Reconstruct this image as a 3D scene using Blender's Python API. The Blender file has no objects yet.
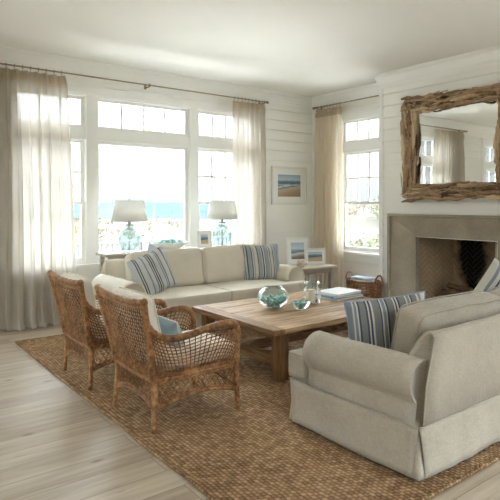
import bpy, math, random
from mathutils import Vector, Matrix, noise
PI = math.pi
S = bpy.context.scene
COL = S.collection
R = random.Random(7)

# ------------------------------------------------------------------ helpers
def lin(c):
    c = c/255.0
    return c/12.92 if c <= .04045 else ((c+.055)/1.055)**2.4
def rgb(r, g, b): return (lin(r), lin(g), lin(b), 1.0)

class NT:
    def __init__(s, name):
        s.m = bpy.data.materials.new(name); s.m.use_nodes = True
        s.t = s.m.node_tree; s.t.nodes.clear()
        s.out = s.n('ShaderNodeOutputMaterial')
    def n(s, typ, **k):
        nd = s.t.nodes.new(typ)
        for a, v in k.items():
            if a[0] == '_': setattr(nd, a[1:], v)
            else: nd.inputs[a.replace('_', ' ')].default_value = v
        return nd
    def l(s, a, b): s.t.links.new(a, b)
    def coord(s, scale=(1,1,1), rot=(0,0,0), kind='Object'):
        c = s.n('ShaderNodeTexCoord'); mp = s.n('ShaderNodeMapping')
        mp.inputs['Scale'].default_value = scale; mp.inputs['Rotation'].default_value = rot
        s.l(c.outputs[kind], mp.inputs['Vector']); return mp.outputs['Vector']
    def noise(s, vec, scale, detail=3, rough=.55):
        nd = s.n('ShaderNodeTexNoise', Scale=scale, Detail=detail, Roughness=rough)
        s.l(vec, nd.inputs['Vector']); return nd.outputs['Fac']
    def ramp(s, fac, stops, interp='LINEAR'):
        nd = s.n('ShaderNodeValToRGB'); cr = nd.color_ramp; cr.interpolation = interp
        while len(cr.elements) < len(stops): cr.elements.new(.5)
        for e, (p, c) in zip(cr.elements, stops):
            e.position = p; e.color = c
        s.l(fac, nd.inputs['Fac']); return nd.outputs['Color']
    def math(s, op, a, b=None, c=None):
        nd = s.n('ShaderNodeMath', _operation=op)
        for i, v in enumerate((a, b, c)):
            if v is None: continue
            if hasattr(v, 'links'): s.l(v, nd.inputs[i])
            else: nd.inputs[i].default_value = v
        return nd.outputs[0]
    def mix(s, fac, a, b, mode='MIX'):
        nd = s.n('ShaderNodeMix', _data_type='RGBA', _blend_type=mode)
        for v, i in ((fac, 0), (a, 6), (b, 7)):
            if hasattr(v, 'links'): s.l(v, nd.inputs[i])
            else: nd.inputs[i].default_value = v
        return nd.outputs[2]
    def bump(s, h, strength=.3, dist=.01):
        nd = s.n('ShaderNodeBump', Strength=strength, Distance=dist)
        s.l(h, nd.inputs['Height']); return nd.outputs['Normal']
    def bsdf(s, color, rough=.6, normal=None, spec=.5, **k):
        b = s.n('ShaderNodeBsdfPrincipled')
        if hasattr(color, 'links'): s.l(color, b.inputs['Base Color'])
        else: b.inputs['Base Color'].default_value = color
        if hasattr(rough, 'links'): s.l(rough, b.inputs['Roughness'])
        else: b.inputs['Roughness'].default_value = rough
        b.inputs['Specular IOR Level'].default_value = spec
        for a, v in k.items(): b.inputs[a.replace('_', ' ')].default_value = v
        if normal is not None: s.l(normal, b.inputs['Normal'])
        return b
    def done(s, sh):
        s.l(sh.outputs[0], s.out.inputs['Surface']); return s.m

def plain(name, col, rough=.6, var=.0, scale=8, bump=0, metallic=0, spec=.5, bscale=60):
    t = NT(name); v = t.coord()
    c = col
    if var:
        f = t.noise(v, scale, 4)
        c = t.ramp(f, [(.3, tuple(x*(1-var) for x in col[:3])+(1,)), (.7, tuple(min(1, x*(1+var)) for x in col[:3])+(1,))])
    nb = None
    if bump: nb = t.bump(t.noise(v, bscale, 4), bump, .005)
    return t.done(t.bsdf(c, rough, nb, spec, Metallic=metallic))

def linen(name, col, var=.10, wr=.5):
    t = NT(name); v = t.coord()
    w1 = t.noise(t.coord((1, 1, 14)), 26, 3); w2 = t.noise(t.coord((14, 14, 1)), 26, 3)
    f = t.math('ADD', w1, w2); f = t.math('MULTIPLY', f, .5)
    f2 = t.noise(v, 3.5, 3)
    f = t.math('ADD', t.math('MULTIPLY', f, .75), t.math('MULTIPLY', f2, .25))
    c = t.ramp(f, [(.36, tuple(x*(1-var) for x in col[:3])+(1,)), (.64, tuple(min(1, x*(1+var)) for x in col[:3])+(1,))])
    folds = t.noise(v, 7, 4, .5)
    h = t.math('ADD', t.math('MULTIPLY', folds, wr), t.math('MULTIPLY', f, .09))
    b = t.bsdf(c, .92, t.bump(h, .55, .03), .15)
    b.inputs['Sheen Weight'].default_value = .12
    return t.done(b)

def wood(name, c1, c2, c3, axis=0, scale=1, rough=.6, bump=.3, dark=.0):
    t = NT(name)
    sc = [9, 9, 9]; sc[axis] = .9
    v = t.coord(tuple(x*scale for x in sc))
    g = t.noise(v, 2.2, 6, .62)
    g2 = t.noise(t.coord(tuple(x*scale*3 for x in sc)), 3, 3)
    f = t.math('ADD', t.math('MULTIPLY', g, .7), t.math('MULTIPLY', g2, .3))
    c = t.ramp(f, [(.33, c1), (.5, c2), (.66, c3)])
    blot = t.noise(t.coord(), 5*scale, 3)
    c = t.mix(t.math('MULTIPLY', blot, .35), c, c1)
    return t.done(t.bsdf(c, rough, t.bump(f, bump, .006), .3))

class MB:
    def __init__(s): s.v = []; s.f = []; s.uv = None
    def add(s, vs, fs):
        o = len(s.v); s.v += [tuple(x) for x in vs]; s.f += [tuple(i+o for i in f) for f in fs]; return s
    def box(s, x0, x1, y0, y1, z0, z1):
        vs = [(x, y, z) for z in (z0, z1) for y in (y0, y1) for x in (x0, x1)]
        return s.add(vs, [(0,2,3,1), (4,5,7,6), (0,1,5,4), (2,6,7,3), (0,4,6,2), (1,3,7,5)])
    def cbox(s, c, d, M=None):
        m = MB().box(-d[0]/2, d[0]/2, -d[1]/2, d[1]/2, -d[2]/2, d[2]/2)
        vs = [Vector(v) for v in m.v]
        if M is not None: vs = [M @ v for v in vs]
        return s.add([v+Vector(c) for v in vs], m.f)
    def beam(s, a, b, w, h):
        a, b = Vector(a), Vector(b); d = (b-a); L = d.length; d.normalize()
        up = Vector((0,0,1)) if abs(d.z) < .95 else Vector((0,1,0))
        sx = d.cross(up).normalized(); uz = sx.cross(d)
        vs = [p + sx*i*w/2 + uz*j*h/2 for p in (a, b) for i, j in ((-1,-1), (1,-1), (1,1), (-1,1))]
        return s.add(vs, [(0,1,2,3), (7,6,5,4), (0,4,5,1), (1,5,6,2), (2,6,7,3), (3,7,4,0)])
    def tube(s, pts, r, n=8, closed=False, flat=1.0, caps=True):
        pts = [Vector(p) for p in pts]; N = len(pts)
        rs = r if isinstance(r, (list, tuple)) else [r]*N
        rings = []; prev = None
        for i, p in enumerate(pts):
            if closed: d = pts[(i+1) % N]-pts[i-1]
            else: d = pts[min(i+1, N-1)]-pts[max(i-1, 0)]
            if d.length < 1e-9: d = Vector((0,0,1))
            d.normalize()
            if prev is None:
                a = Vector((0,0,1)) if abs(d.z) < .9 else Vector((1,0,0))
                u = d.cross(a).normalized()
            else:
                u = prev - d*prev.dot(d)
                u = u.normalized() if u.length > 1e-6 else d.cross(Vector((0,0,1))).normalized()
            prev = u; w = d.cross(u)
            rings.append([p + (u*math.cos(2*PI*k/n) + w*math.sin(2*PI*k/n)*flat)*rs[i] for k in range(n)])
        vs = [v for q in rings for v in q]; fs = []
        for i in range(N if closed else N-1):
            j = (i+1) % N
            for k in range(n):
                fs.append((i*n+k, i*n+(k+1) % n, j*n+(k+1) % n, j*n+k))
        if not closed and caps:
            fs.append(tuple(range(n-1, -1, -1))); fs.append(tuple((N-1)*n+k for k in range(n)))
        return s.add(vs, fs)
    def lathe(s, prof, n=32, c=(0,0,0), sx=1, sy=1):
        vs = []; fs = []
        for r, z in prof:
            for k in range(n):
                a = 2*PI*k/n; vs.append((c[0]+r*sx*math.cos(a), c[1]+r*sy*math.sin(a), c[2]+z))
        for i in range(len(prof)-1):
            for k in range(n):
                fs.append((i*n+k, i*n+(k+1) % n, (i+1)*n+(k+1) % n, (i+1)*n+k))
        if prof[0][0] > 1e-4: fs.append(tuple(range(n-1, -1, -1)))
        if prof[-1][0] > 1e-4: fs.append(tuple((len(prof)-1)*n+k for k in range(n)))
        return s.add(vs, fs)
    def lathe_open(s, prof, n=32, c=(0,0,0), sx=1, sy=1):
        m = MB(); m.lathe(prof, n, c, sx, sy)
        return s.add(m.v, [f for f in m.f if len(f) == 4])
    def grid(s, fn, nu, nv, wrap=False):
        vs = [fn(i/nu, j/nv) for j in range(nv+1) for i in range(nu+1)]
        w = nu+1
        return s.add(vs, [(j*w+i, j*w+i+1, (j+1)*w+i+1, (j+1)*w+i) for j in range(nv) for i in range(nu)])
    def blob(s, c, r, seed=0, sub=2, flat=(1,1,1), rough=.25, rot=0):
        import bmesh
        bm = bmesh.new(); bmesh.ops.create_icosphere(bm, subdivisions=sub, radius=1)
        vs = []
        for v in bm.verts:
            k = 1+rough*noise.noise(v.co*1.7+Vector((seed*3.1, seed, 0)))*1.6
            p = Vector((v.co.x*flat[0], v.co.y*flat[1], v.co.z*flat[2]))*r*k
            p = Matrix.Rotation(rot, 3, 'Z') @ p
            vs.append(p+Vector(c))
        fs = [tuple(q.index for q in f.verts) for f in bm.faces]
        bm.free(); return s.add(vs, fs)
    def xf(s, M): s.v = [tuple(M @ Vector(v)) for v in s.v]; return s
    def build(s, name, mat, parent=None, smooth=False, loc=(0,0,0), rot=(0,0,0), bevel=0, auto=False, subsurf=0):
        me = bpy.data.meshes.new(name); me.from_pydata([tuple(v) for v in s.v], [], s.f); me.update()
        o = bpy.data.objects.new(name, me); COL.objects.link(o)
        if mat: me.materials.append(mat)
        if smooth:
            for p in me.polygons: p.use_smooth = True
        if auto:
            me.set_sharp_from_angle(angle=math.radians(38))
        o.location = loc; o.rotation_euler = rot
        if parent: o.parent = parent
        if bevel:
            b = o.modifiers.new('bevel', 'BEVEL'); b.width = bevel; b.segments = 2; b.limit_method = 'ANGLE'
            b.harden_normals = False
        if subsurf:
            q = o.modifiers.new('sub', 'SUBSURF'); q.levels = q.render_levels = subsurf
        return o

def thing(name, label, cat, loc=(0,0,0), rz=0, group=None, rot=None):
    o = bpy.data.objects.new(name, None); COL.objects.link(o)
    o.location = loc; o.rotation_euler = rot or (0,0,rz); o.empty_display_size = .1
    o['label'] = label; o['category'] = cat
    if group: o['group'] = group
    return o
def tag(o, label, cat, group=None):
    o['label'] = label; o['category'] = cat
    if group: o['group'] = group
    return o
def struct(o): o['kind'] = 'structure'; return o
def plabel(o, l): o['label'] = l; return o
def dup(root, loc=None, rot=None, label=None):
    r = root.copy(); COL.objects.link(r)
    if loc is not None: r.location = loc
    if rot is not None: r.rotation_euler = rot
    if label: r['label'] = label
    for ch in list(root.children):
        c = ch.copy(); COL.objects.link(c); c.parent = r
        for g in list(ch.children):
            d = g.copy(); COL.objects.link(d); d.parent = c
    return r

def axis_pts(a, r, n):
    k = 4
    edge = [a - r*(1-math.cos(PI/2*i/k)) if False else a - r*(i/k)**1.0 for i in range(k)]
    inner = [-(a-r)+2*(a-r)*i/n for i in range(n+1)]
    return sorted([-e for e in edge] + inner + edge)
def softbox(w, d, h, r, n=8, bulge=(0,0,0), wr=.0, seed=0, wscale=5, fn=None):
    """rounded box centred on the origin; bulge = how far the x, y and z faces swell"""
    a = (w/2, d/2, h/2); r = min(r, *[x*.98 for x in a])
    P = [axis_pts(a[i], r, n if a[i] > .08 else 2) for i in range(3)]
    idx = {}; vs = []; fs = []
    def vid(p):
        k = tuple(round(x, 5) for x in p)
        if k not in idx:
            q = Vector(p); inner = Vector([max(-(a[i]-r), min(a[i]-r, q[i])) for i in range(3)])
            dl = q-inner
            if dl.length > 1e-7: q = inner+dl.normalized()*r
            u = [q[i]/a[i] for i in range(3)]
            for i in range(3):
                if bulge[i]:
                    j, l = (i+1) % 3, (i+2) % 3
                    q[i] += bulge[i]*u[i]*(1-abs(u[j])**2.6)*(1-abs(u[l])**2.6)
            if wr:
                nn = noise.noise_vector(q*wscale+Vector((seed*7.3, seed*1.7, 0)))
                q += nn*wr + noise.noise_vector(q*wscale*2.7+Vector((seed, 3, 9)))*wr*.4
            if fn: q = fn(q, u)
            idx[k] = len(vs); vs.append(tuple(q))
        return idx[k]
    for ax in range(3):
        j, l = (ax+1) % 3, (ax+2) % 3
        for sgn in (-1, 1):
            for jj in range(len(P[j])-1):
                for ll in range(len(P[l])-1):
                    q = []
                    for (s1, s2) in ((0,0), (1,0), (1,1), (0,1)):
                        p = [0,0,0]; p[ax] = sgn*a[ax]; p[j] = P[j][jj+s1]; p[l] = P[l][ll+s2]; q.append(vid(p))
                    fs.append(tuple(q if sgn > 0 else q[::-1]))
    m = MB(); m.v = vs; m.f = fs; return m

def rrect(a, b, r, n=5):
    """outline of a rounded rectangle, half sizes a and b"""
    pts = []
    for cx, cy, s in ((a-r, b-r, 0), (-(a-r), b-r, 1), (-(a-r), -(b-r), 2), (a-r, -(b-r), 3)):
        for k in range(n+1):
            t = PI/2*(s+k/n); pts.append((cx+r*math.cos(t), cy+r*math.sin(t)))
    return pts

def extrude_soft(prof, y0, y1, r=.03, wr=0, seed=0, ny=14):
    """closed profile in (x,z) extruded along y with rounded ends"""
    cx = sum(p[0] for p in prof)/len(prof); cz = sum(p[1] for p in prof)/len(prof)
    rings = []
    def ring(y, k):
        out = []
        for x, z in prof:
            dx, dz = x-cx, z-cz; L = math.hypot(dx, dz); kk = max(0, 1-k/L) if L else 1
            q = Vector((cx+dx*kk, y, cz+dz*kk))
            if wr: q += noise.noise_vector(q*5+Vector((seed*5, 1, 2)))*wr
            out.append(q)
        return out
    for t in (0, .3, .6, 1):
        rings.append(ring(y0+r*(1-math.cos(PI/2*(t)))*1 if False else y0+r*(1-math.sqrt(1-(1-t)**2)), r*(1-t)))
    for i in range(1, ny): rings.append(ring(y0+r+(y1-y0-2*r)*i/ny, 0))
    for t in (1, .6, .3, 0):
        rings.append(ring(y1-r*(1-math.sqrt(1-(1-t)**2)), r*(1-t)))
    n = len(prof); vs = [v for q in rings for v in q]; fs = []
    for i in range(len(rings)-1):
        for k in range(n): fs.append((i*n+k, (i+1)*n+k, (i+1)*n+(k+1) % n, i*n+(k+1) % n))
    fs.append(tuple(range(n))); fs.append(tuple((len(rings)-1)*n+k for k in range(n-1, -1, -1)))
    m = MB(); m.add(vs, fs); return m

# ------------------------------------------------------------------ materials
M = {}
M['wall'] = plain('painted_wall', rgb(246,245,240), .55, .015, 2, spec=.3)
M['trim'] = plain('painted_trim', rgb(247,247,244), .42, .01, 3, spec=.4)
M['ceil'] = plain('ceiling_paint', rgb(238,236,231), .9, .015, 1.2, spec=.1)
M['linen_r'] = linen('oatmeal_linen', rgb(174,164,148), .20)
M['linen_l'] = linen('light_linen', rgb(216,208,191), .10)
M['cream'] = linen('cream_cotton', rgb(222,214,198), .06)
M['aqua_cloth'] = linen('pale_blue_cloth', rgb(150,172,182), .08)
M['dim_blue'] = linen('washed_blue_cloth', rgb(196,205,216), .08)
M['table'] = wood('weathered_oak_table', rgb(108,78,50), rgb(172,138,100), rgb(208,180,142), 0, 1, .5, .5)
M['table_leg'] = wood('weathered_oak_post', rgb(88,62,38), rgb(134,100,66), rgb(160,128,90), 2, 1, .6, .5)
M['table_y'] = wood('weathered_oak_cross', rgb(92,66,42), rgb(142,108,74), rgb(172,138,100), 1, 1, .6, .5)
M['grey_oak'] = wood('bleached_grey_oak', rgb(150,140,126), rgb(176,166,150), rgb(196,188,172), 0, 1, .6, .25)
M['rodmetal'] = plain('aged_bronze', rgb(150,134,112), .45, .1, 30, metallic=.3)
M['nickel'] = plain('brushed_nickel', rgb(150,148,142), .3, 0, 1, metallic=1)
M['black'] = plain('black_iron', rgb(26,24,23), .6, .1, 30, bump=.3)
M['shade'] = None
M['white'] = plain('white_gesso', rgb(228,227,222), .5, .02, 20)
M['mat'] = plain('mat_board', rgb(238,237,232), .8)
M['paper'] = plain('book_pages', rgb(226,222,210), .8, .05, 90)

def m_floor():
    t = NT('wide_oak_floor')
    c = t.n('ShaderNodeTexCoord'); sx = t.n('ShaderNodeSeparateXYZ'); t.l(c.outputs['Object'], sx.inputs[0])
    br = t.n('ShaderNodeTexBrick', Scale=1.0, Mortar_Size=.0022, Mortar_Smooth=.2, Bias=0.0, Brick_Width=2.3, Row_Height=.19)
    br.offset = .37; br.offset_frequency = 2; br.squash = 1
    br.inputs['Color1'].default_value = (0,0,0,1); br.inputs['Color2'].default_value = (1,1,1,1); br.inputs['Mortar'].default_value = (.5,.5,.5,1)
    t.l(c.outputs['Object'], br.inputs['Vector'])
    tone = br.outputs['Color']
    # shift the grain per plank
    mp = t.n('ShaderNodeMapping'); mp.inputs['Scale'].default_value = (.7, 8, 1)
    add = t.n('ShaderNodeVectorMath', _operation='ADD'); t.l(c.outputs['Object'], add.inputs[0])
    sc = t.n('ShaderNodeVectorMath', _operation='SCALE'); sc.inputs['Scale'].default_value = 7.0; t.l(tone, sc.inputs[0]); t.l(sc.outputs[0], add.inputs[1])
    t.l(add.outputs[0], mp.inputs['Vector'])
    g = t.noise(mp.outputs[0], 3.2, 7, .6)
    big = t.noise(mp.outputs[0], .9, 2)
    f = t.math('ADD', t.math('MULTIPLY', g, .6), t.math('MULTIPLY', big, .25))
    f = t.math('ADD', f, t.math('MULTIPLY', tone, .17))
    col = t.ramp(f, [(.32, rgb(138,122,101)), (.5, rgb(163,147,126)), (.68, rgb(182,168,149))])
    # knots
    vo = t.n('ShaderNodeTexVoronoi', Scale=1.0, Randomness=1.0); mk = t.n('ShaderNodeMapping'); mk.inputs['Scale'].default_value = (2.2, 5.4, 1)
    t.l(c.outputs['Object'], mk.inputs['Vector']); t.l(mk.outputs[0], vo.inputs['Vector'])
    kn = t.ramp(t.math('ADD', vo.outputs['Distance'], t.math('MULTIPLY', g, .06)), [(.07, (1,1,1,1)), (.15, (0,0,0,1))])
    col = t.mix(t.math('MULTIPLY', kn, .7), col, rgb(78,64,52))
    col = t.mix(br.outputs['Fac'], col, rgb(104,86,66))
    h = t.math('SUBTRACT', t.math('MULTIPLY', g, .12), br.outputs['Fac'])
    r = t.math('ADD', .34, t.math('MULTIPLY', g, .16))
    return t.done(t.bsdf(col, r, t.bump(h, .25, .003), .45))
M['floor'] = m_floor()

def m_rug():
    t = NT('braided_jute')
    c = t.n('ShaderNodeTexCoord'); sx = t.n('ShaderNodeSeparateXYZ')
    wob = t.n('ShaderNodeTexNoise', Scale=3.0, Detail=2.0)
    t.l(c.outputs['Object'], wob.inputs['Vector'])
    ad = t.n('ShaderNodeVectorMath', _operation='MULTIPLY_ADD'); ad.inputs[1].default_value = (.06,.06,0)
    t.l(wob.outputs['Color'], ad.inputs[0]); t.l(c.outputs['Object'], ad.inputs[2]); t.l(ad.outputs[0], sx.inputs[0])
    X, Y = sx.outputs[0], sx.outputs[1]
    u = t.math('MULTIPLY', X, 1/.027)      # rows run along Y
    row = t.math('FLOOR', u)
    fu = t.math('SUBTRACT', u, row)
    hu = t.math('SINE', t.math('MULTIPLY', fu, PI))
    par = t.math('MULTIPLY', t.math('MODULO', row, 2), .5)
    w = t.math('ADD', t.math('MULTIPLY', Y, 1/.031), t.math('ADD', par, t.math('MULTIPLY', fu, .15)))
    fw = t.math('FRACT', w)
    hw = t.math('SINE', t.math('MULTIPLY', fw, PI))
    h = t.math('MULTIPLY', t.math('POWER', hu, .6), t.math('POWER', hw, .5))
    fine = t.noise(t.coord((60, 140, 1)), 1.5, 4)
    blot = t.noise(t.coord((1, 1, 1)), 1.6, 4)
    f = t.math('ADD', t.math('MULTIPLY', h, .30), t.math('ADD', t.math('MULTIPLY', fine, .45), t.math('MULTIPLY', blot, .30)))
    cell = t.n('ShaderNodeTexWhiteNoise', _noise_dimensions='2D'); cv = t.n('ShaderNodeCombineXYZ')
    t.l(row, cv.inputs[0]); t.l(t.math('FLOOR', w), cv.inputs[1]); t.l(cv.outputs[0], cell.inputs['Vector'])
    f = t.math('ADD', f, t.math('MULTIPLY', t.math('SUBTRACT', cell.outputs['Value'], .5), .24))
    col = t.ramp(f, [(.26, rgb(80,58,40)), (.5, rgb(134,104,74)), (.72, rgb(170,139,105)), (.92, rgb(198,170,136))])
    return t.done(t.bsdf(col, .95, t.bump(t.math('ADD', h, t.math('MULTIPLY', fine, .3)), .8, .009), .1))
M['rug'] = m_rug()

def m_wicker(name, c1, c2, c3):
    t = NT(name); v = t.coord()
    f = t.noise(v, 38, 4); f2 = t.noise(v, 6, 2)
    f = t.math('ADD', t.math('MULTIPLY', f, .6), t.math('MULTIPLY', f2, .4))
    c = t.ramp(f, [(.34, c1), (.5, c2), (.66, c3)])
    wv = t.n('ShaderNodeTexWave', _wave_type='BANDS', Scale=42.0, Distortion=2.0, _bands_direction='DIAGONAL'); t.l(v, wv.inputs['Vector'])
    return t.done(t.bsdf(c, .5, t.bump(t.math('ADD', wv.outputs['Fac'], f), .5, .004), .4))
M['wicker'] = m_wicker('honey_rattan', rgb(76,50,28), rgb(142,98,58), rgb(182,138,92))
M['basket'] = m_wicker('brown_willow', rgb(98,62,36), rgb(156,108,68), rgb(188,142,98))

def m_sheer(name, col, transp, transl, weave=1.0):
    t = NT(name); v = t.coord((1, 1, .25))
    slub = t.noise(t.coord((160, 160, 3)), 1.0, 3)
    slub2 = t.noise(t.coord((4, 4, 220)), 1.0, 3)
    f = t.math('ADD', t.math('MULTIPLY', slub, .5), t.math('MULTIPLY', slub2, .5))
    c = t.ramp(f, [(.3, tuple(x*.88 for x in col[:3])+(1,)), (.7, col)])
    d = t.bsdf(c, .9, None, .1)
    tl = t.n('ShaderNodeBsdfTranslucent'); t.l(c, tl.inputs[0])
    tr = t.n('ShaderNodeBsdfTransparent'); tr.inputs[0].default_value = (1,1,1,1)
    m1 = t.n('ShaderNodeMixShader'); m1.inputs[0].default_value = transl
    t.l(d.outputs[0], m1.inputs[1]); t.l(tl.outputs[0], m1.inputs[2])
    m2 = t.n('ShaderNodeMixShader')
    t.l(t.math('MULTIPLY', t.math('ADD', .5, f), transp), m2.inputs[0])
    t.l(m1.outputs[0], m2.inputs[1]); t.l(tr.outputs[0], m2.inputs[2])
    t.l(m2.outputs[0], t.out.inputs['Surface']); return t.m
M['sheer'] = m_sheer('semi_sheer_linen', rgb(216,208,196), .15, .42)
M['drape'] = m_sheer('linen_drape', rgb(248,238,222), .05, .55)
M['heading'] = m_sheer('doubled_linen_heading', rgb(214,200,178), .03, .42)
M['shade'] = m_sheer('lamp_shade_linen', rgb(240,238,232), .0, .42)

def m_glass(name, tint, rim, gloss=.10, base=.12):
    t = NT(name)
    lw = t.n('ShaderNodeLayerWeight', Blend=.35)
    tr = t.n('ShaderNodeBsdfTransparent'); gl = t.n('ShaderNodeBsdfGlossy', Roughness=.03)
    c = t.ramp(lw.outputs['Facing'], [(.0, tint), (.75, tint), (1.0, rim)])
    t.l(c, tr.inputs[0]); gl.inputs[0].default_value = (1,1,1,1)
    fr = t.n('ShaderNodeFresnel', IOR=1.45)
    fc = t.math('MINIMUM', t.math('ADD', fr.outputs[0], gloss*.3), .8)
    mx = t.n('ShaderNodeMixShader'); t.l(fc, mx.inputs[0]); t.l(tr.outputs[0], mx.inputs[1]); t.l(gl.outputs[0], mx.inputs[2])
    # a little body colour so the glass reads against bright sky
    df = t.n('ShaderNodeBsdfDiffuse'); df.inputs[0].default_value = tint
    m2 = t.n('ShaderNodeMixShader'); m2.inputs[0].default_value = base
    t.l(mx.outputs[0], m2.inputs[1]); t.l(df.outputs[0], m2.inputs[2])
    t.l(m2.outputs[0], t.out.inputs['Surface']); return t.m
M['aqua'] = m_glass('aqua_bottle_glass', (.83,.955,.97,1), (.52,.78,.84,1), base=.06)
M['clear'] = m_glass('clear_bowl_glass', (.95,.98,.97,1), (.66,.76,.75,1), base=.015)
M['pane'] = m_glass('window_pane', (.985,.995,.99,1), (.9,.97,.95,1), gloss=0, base=0)
M['mirror'] = NT('silvered_mirror'); _t = M['mirror']; _g = _t.n('ShaderNodeBsdfGlossy', Roughness=.0); _g.inputs[0].default_value = (.93,.95,.94,1); M['mirror'] = _t.done(_g)

def m_seaglass(name, col):
    t = NT(name); v = t.coord()
    c = t.ramp(t.noise(v, 25, 3), [(.3, tuple(x*.7 for x in col[:3])+(1,)), (.7, col)])
    b = t.bsdf(c, .4, t.bump(t.noise(v, 120, 2), .2, .002), .5)
    b.inputs['Subsurface Weight'].default_value = .0
    tl = t.n('ShaderNodeBsdfTranslucent'); t.l(c, tl.inputs[0])
    mx = t.n('ShaderNodeMixShader'); mx.inputs[0].default_value = .25
    t.l(b.outputs[0], mx.inputs[1]); t.l(tl.outputs[0], mx.inputs[2]); t.l(mx.outputs[0], t.out.inputs['Surface']); return t.m
SG = [m_seaglass('sea_glass_teal', rgb(176,232,216)), m_seaglass('sea_glass_green', rgb(140,220,196)), m_seaglass('sea_glass_pale', rgb(214,240,232)), m_seaglass('sea_glass_aqua', rgb(150,214,214))]

def m_drift():
    t = NT('driftwood')
    oi = t.n('ShaderNodeObjectInfo'); v = t.coord((6, 6, 6)); 
    g = t.noise(t.coord((14, 14, 14)), 1.4, 6, .65)
    f = t.math('ADD', t.math('MULTIPLY', g, .45), t.math('MULTIPLY', oi.outputs['Random'], .42))
    c = t.ramp(f, [(.18, rgb(100,76,54)), (.34, rgb(162,134,104)), (.52, rgb(200,174,142)), (.75, rgb(222,202,174))])
    return t.done(t.bsdf(c, .85, t.bump(g, .8, .01), .2))
M['drift'] = m_drift()
M['drift_back'] = plain('dark_backing_board', rgb(104,80,58), .9, .15, 12)

def m_stone():
    t = NT('limestone_surround'); v = t.coord()
    a = t.noise(v, 2.2, 5); b = t.noise(t.coord((1, 1, 1)), 34, 3)
    f = t.math('ADD', t.math('MULTIPLY', a, .7), t.math('MULTIPLY', b, .3))
    c = t.ramp(f, [(.32, rgb(150,141,125)), (.55, rgb(174,165,148)), (.74, rgb(190,182,166))])
    return t.done(t.bsdf(c, .75, t.bump(b, .15, .003), .25))
M['stone'] = m_stone()

def m_brick():
    t = NT('fire_brick_with_soot'); v = t.coord()
    oi = t.noise(v, 5, 3); b = t.noise(v, 60, 3)
    c = t.ramp(t.math('ADD', t.math('MULTIPLY', oi, .6), t.math('MULTIPLY', b, .4)), [(.3, rgb(152,130,102)), (.7, rgb(186,166,138))])
    # soot: a plume-shaped stain on the rear wall
    ge = t.n('ShaderNodeTexCoord'); sp = t.n('ShaderNodeSeparateXYZ'); t.l(ge.outputs['Object'], sp.inputs[0])
    dy = t.math('DIVIDE', t.math('ABSOLUTE', t.math('SUBTRACT', sp.outputs[1], .05)), .26)
    dx = t.math('MULTIPLY', t.math('SUBTRACT', .46, sp.outputs[0]), 4.0)
    dz = t.math('MULTIPLY', t.math('SUBTRACT', .60, sp.outputs[2]), 1.8)
    w = t.math('ADD', t.math('ADD', t.math('ADD', dy, t.math('MAXIMUM', dx, 0)), t.math('MAXIMUM', dz, 0)), t.math('MULTIPLY', t.math('SUBTRACT', t.noise(v, 6, 4), .5), 1.0))
    so = t.ramp(w, [(.55, (1,1,1,1)), (1.15, (0,0,0,1))])
    c = t.mix(so, c, rgb(22,20,20))
    return t.done(t.bsdf(c, .9, t.bump(b, .3, .004), .1))
M['brick'] = m_brick()
M['mortar'] = plain('fire_mortar', rgb(112,96,76), .95, .1, 20)
M['bark'] = plain('log_bark', rgb(92,70,52), .95, .35, 14, bump=1.0, bscale=40)
M['logend'] = plain('log_end_grain', rgb(150,118,84), .9, .15, 30)

def m_stripe(name, base, stops, axis=0, size=.5, rough=.9):
    """woven stripes across the local x axis; stops = [(pos, colour)]"""
    t = NT(name); c = t.n('ShaderNodeTexCoord'); sp = t.n('ShaderNodeSeparateXYZ'); t.l(c.outputs['Object'], sp.inputs[0])
    f = t.math('ADD', t.math('DIVIDE', sp.outputs[axis], size), .5)
    col = t.ramp(f, stops, 'CONSTANT')
    w = t.noise(t.coord((1, 14, 14)), 26, 3)
    col = t.mix(.25, col, t.ramp(w, [(.35, tuple(x*.7 for x in base[:3])+(1,)), (.65, (1,1,1,1))]), 'MULTIPLY')
    fo = t.noise(t.coord(), 8, 3)
    return t.done(t.bsdf(col, rough, t.bump(fo, .3, .02), .15))
def stripes(seq):
    """[(width, colour)] -> constant ramp stops, at most 32"""
    tot = sum(w for w, _ in seq); p = 0; out = []
    for w, c in seq:
        out.append((p/tot, c)); p += w
    return out
NV, GB, OW, SB, TN = rgb(82,88,104), rgb(134,142,152), rgb(206,202,192), rgb(158,166,170), rgb(148,142,132)
SEQ_A = [(1.5,OW),(.7,GB),(.7,OW),(.7,NV),(2.4,SB),(.5,NV),(.8,OW),(.5,GB),(2.2,OW),(.6,NV),(2.6,SB),(.6,OW),(.9,NV),(.9,OW),(.6,GB),(2.6,SB),(.6,OW),(.5,NV),(2.0,OW),(.6,NV),(.6,OW),(2.4,SB),(.6,GB),(.8,OW),(.6,NV),(1.5,OW)]
M['stripe_a'] = m_stripe('blue_grey_woven_stripe', OW, stripes(SEQ_A), 0, .56)
LB = rgb(204,209,212); SEQ_B = [(3,LB),(.6,NV),(.8,OW),(.6,NV),(2.6,LB),(.8,OW),(.9,GB),(2.6,LB),(.6,NV),(.8,OW),(.8,NV),(.8,OW),(.6,NV),(3,LB),(.6,GB),(.8,OW),(.6,NV),(2.6,LB),(.8,OW),(.7,GB),(.5,NV),(2,LB)]
M['stripe_b'] = m_stripe('pale_blue_woven_stripe', OW, stripes(SEQ_B), 0, .46)
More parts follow.
